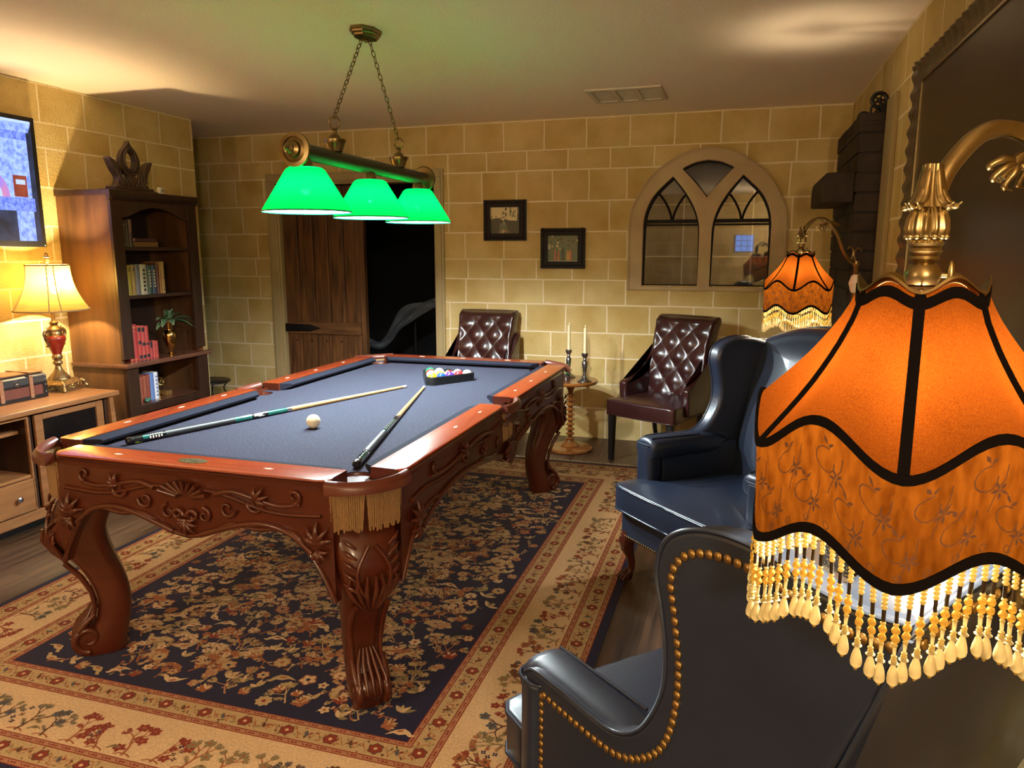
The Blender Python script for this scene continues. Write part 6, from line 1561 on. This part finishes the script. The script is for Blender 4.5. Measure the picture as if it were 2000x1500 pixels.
# brass vase with leaves
t = thing('brass_vase', 'shiny brass vase holding green leaves at the right of the third shelf', 'vase', (BX1-.055, 4.12, Z3))
b = MB(); b.lathe([(.0, 0), (.024, 0), (.026, .005), (.012, .014), (.014, .022), (.030, .050), (.042, .090), (.045, .130), (.042, .150), (.032, .162), (.022, .166), (.021, .176), (.024, .190), (.022, .215), (.027, .226), (.024, .228), (.019, .222), (.017, .20)], 36); b.build('body', M['brass_b'], t, smooth=60)
M['leafw'] = mat('variegated_leaf', (.045, .12, .05), .4, noise=(50, (.10, .20, .09), (1,1,1), .4, .7)); M['leafedge'] = mat('pale_leaf_edge', (.42, .50, .34), .5)
b = MB(); random.seed(4)
dirs = [(.3, -1.0, .15, .16), (.2, -.9, .55, .15), (.3, -.45, 1.1, .14), (.5, -.95, .25, .15), (.4, -.8, .35, .14), (.35, -.6, .7, .13), (.1, -.3, 1.1, .12), (.3, .1, 1.2, .13), (.7, .5, .45, .14), (.8, .75, .3, .15), (.75, .9, .05, .15), (.5, 1.0, .55, .16), (.8, .35, .15, .13), (.5, -.2, .8, .12), (.9, .55, .05, .13), (.6, -.45, .2, .13), (.45, .6, .9, .12)]
for dx, dy, dz, ln in dirs:
    p = (.012*dx, .012*dy, .225); d = Vector((dx, dy, dz)).normalized(); q = Vector(p)+d*.03; b.tube([p, tuple(q)], .0018, 5)
    leaf3(b, tuple(q-Vector((0, 0, .0015))), d, ln*.86, .0205, .45, 1); leaf3(b, tuple(q), d, ln*.84, .0175, .45, 0); leaf3(b, tuple(q-Vector((0, 0, .003))), d, ln*.84, .0175, .45, 0)
b.build('foliage', [M['leafw'], M['leafedge']], t, smooth=60)

# carved ornament and white sensor on top of the bookshelf
t = thing('carved_finial_ornament', 'dark carved lotus ornament with an oval hole on top of the bookshelf', 'ornament', (-3.73, 3.925, 1.835))
M['darkcarve'] = mat('dark_carved_wood', (.035, .018, .011), .5, noise=(10, (.065, .036, .02), (1,1,1), .35, .7), bump=(60, .4, .004))
def myz(y, z, h): return (h, y, z)
half = cat_rom([(0, .315), (.018, .285), (.058, .245), (.078, .195), (.072, .15), (.05, .115), (.0, .085)], 5)
oc = [(-y, z) for y, z in half][:-1]+[(y, z) for y, z in reversed(half)][:-1]
hole = [(.038*math.cos(2*PI*k/28), .195+.054*math.sin(2*PI*k/28)) for k in range(28)]
b = plate(oc, [hole], -.016, .016, myz)
for h in (-.016, .016):
    pts = [(h, y*1.28, .195+(z-.195)*1.28) for y, z in hole]; b.tube(pts+[pts[0]], .008, 8, cap=False)
for s in (-1, 1):
    pet = cat_rom([(s*.02, .03), (s*.055, .05), (s*.085, .10), (s*.115, .17), (s*.175, .200), (s*.145, .135), (s*.112, .085), (s*.125, .045), (s*.150, .020)], 4)
    pet = pet+[(s*.02, .012)]
    b.pad(pet, -.026, .026, .006, 2, mp=myz)
    for k in range(4): b.tube(cat_rom([(.03, s*(.02+.02*k), .03), (.034, s*(.035+.022*k), .06), (.028, s*(.05+.026*k), .095+.012*k)], 4), [.007, .008, .004], 7)
b.pad(cat_rom([(-.15, .02), (-.09, .06), (0, .10), (.09, .06), (.15, .02)], 4), -.03, .03, .006, 2, mp=myz)
b.build('lotus_carving', M['darkcarve'], t, smooth=45)
b = MB(); b.pad(rrect(-.055, -.185, .055, .185, .02), 0, .012, .004, 2); b.pad(rrect(-.045, -.165, .045, .165, .02), .012, .030, .008, 3); b.build('plinth', M['darkcarve'], t, smooth=45)
t = thing('motion_sensor', 'tiny white rounded sensor on top of the bookshelf by the carved ornament', 'sensor', (-3.84, 4.305, 1.836), 0)
b = MB(); b.pad(rrect(-.022, .016, .022, .064, .012, 4), -.016, .016, .008, 3, mp=lambda y, z, h: (h, y, z)); b.build('body', M['white'], t, smooth=60)
b = MB(); b.lathe([(.0, 0), (.018, 0), (.018, .006), (.006, .010), (.006, .018)], 16); b.build('foot', M['white'], t); b = MB(); b.lathe([(.0, .0), (.010, .0), (.009, .003), (.0, .004)], 16); b.v = [(z+.015, x+.002, y+.042) for x, y, z in b.v]; b.build('lens', mat('grey_lens', (.25, .25, .26), .2), t)

# little iron side table with a candle cup in the back left corner
t = thing('accent_table', 'low round dark table with scrolled iron legs in the recess beyond the bookshelf', 'side table', (-4.36, 5.30, 0))
b = MB(); b.lathe([(.0, .35), (.155, .35), (.165, .356), (.165, .366), (.155, .372), (.0, .373)], 36); b.build('table_top', M['blackwood'], t)
for k in range(4):
    a = PI/4+k*PI/2; c, s = math.cos(a), math.sin(a); b = MB(); b.tube([(r*c, r*s, z) for r, z in cat_rom([(.15, .348), (.12, .325), (.105, .29), (.12, .24), (.10, .15), (.11, .06), (.15, .004)], 4)], .006, 6); b.build('leg', M['iron'], t, smooth=60)
t = MB(); t.lathe([(.0, 0), (.030, 0), (.032, .004), (.032, .07), (.028, .074), (.026, .06), (.0, .055)], 20); tag(t.build('candle_cup', mat('pale_wood_cup', (.45, .28, .14), .5), loc=(-4.44, 5.26, .373), smooth=50), 'small pale wooden candle cup on the low dark table in the recess', 'candle cup')
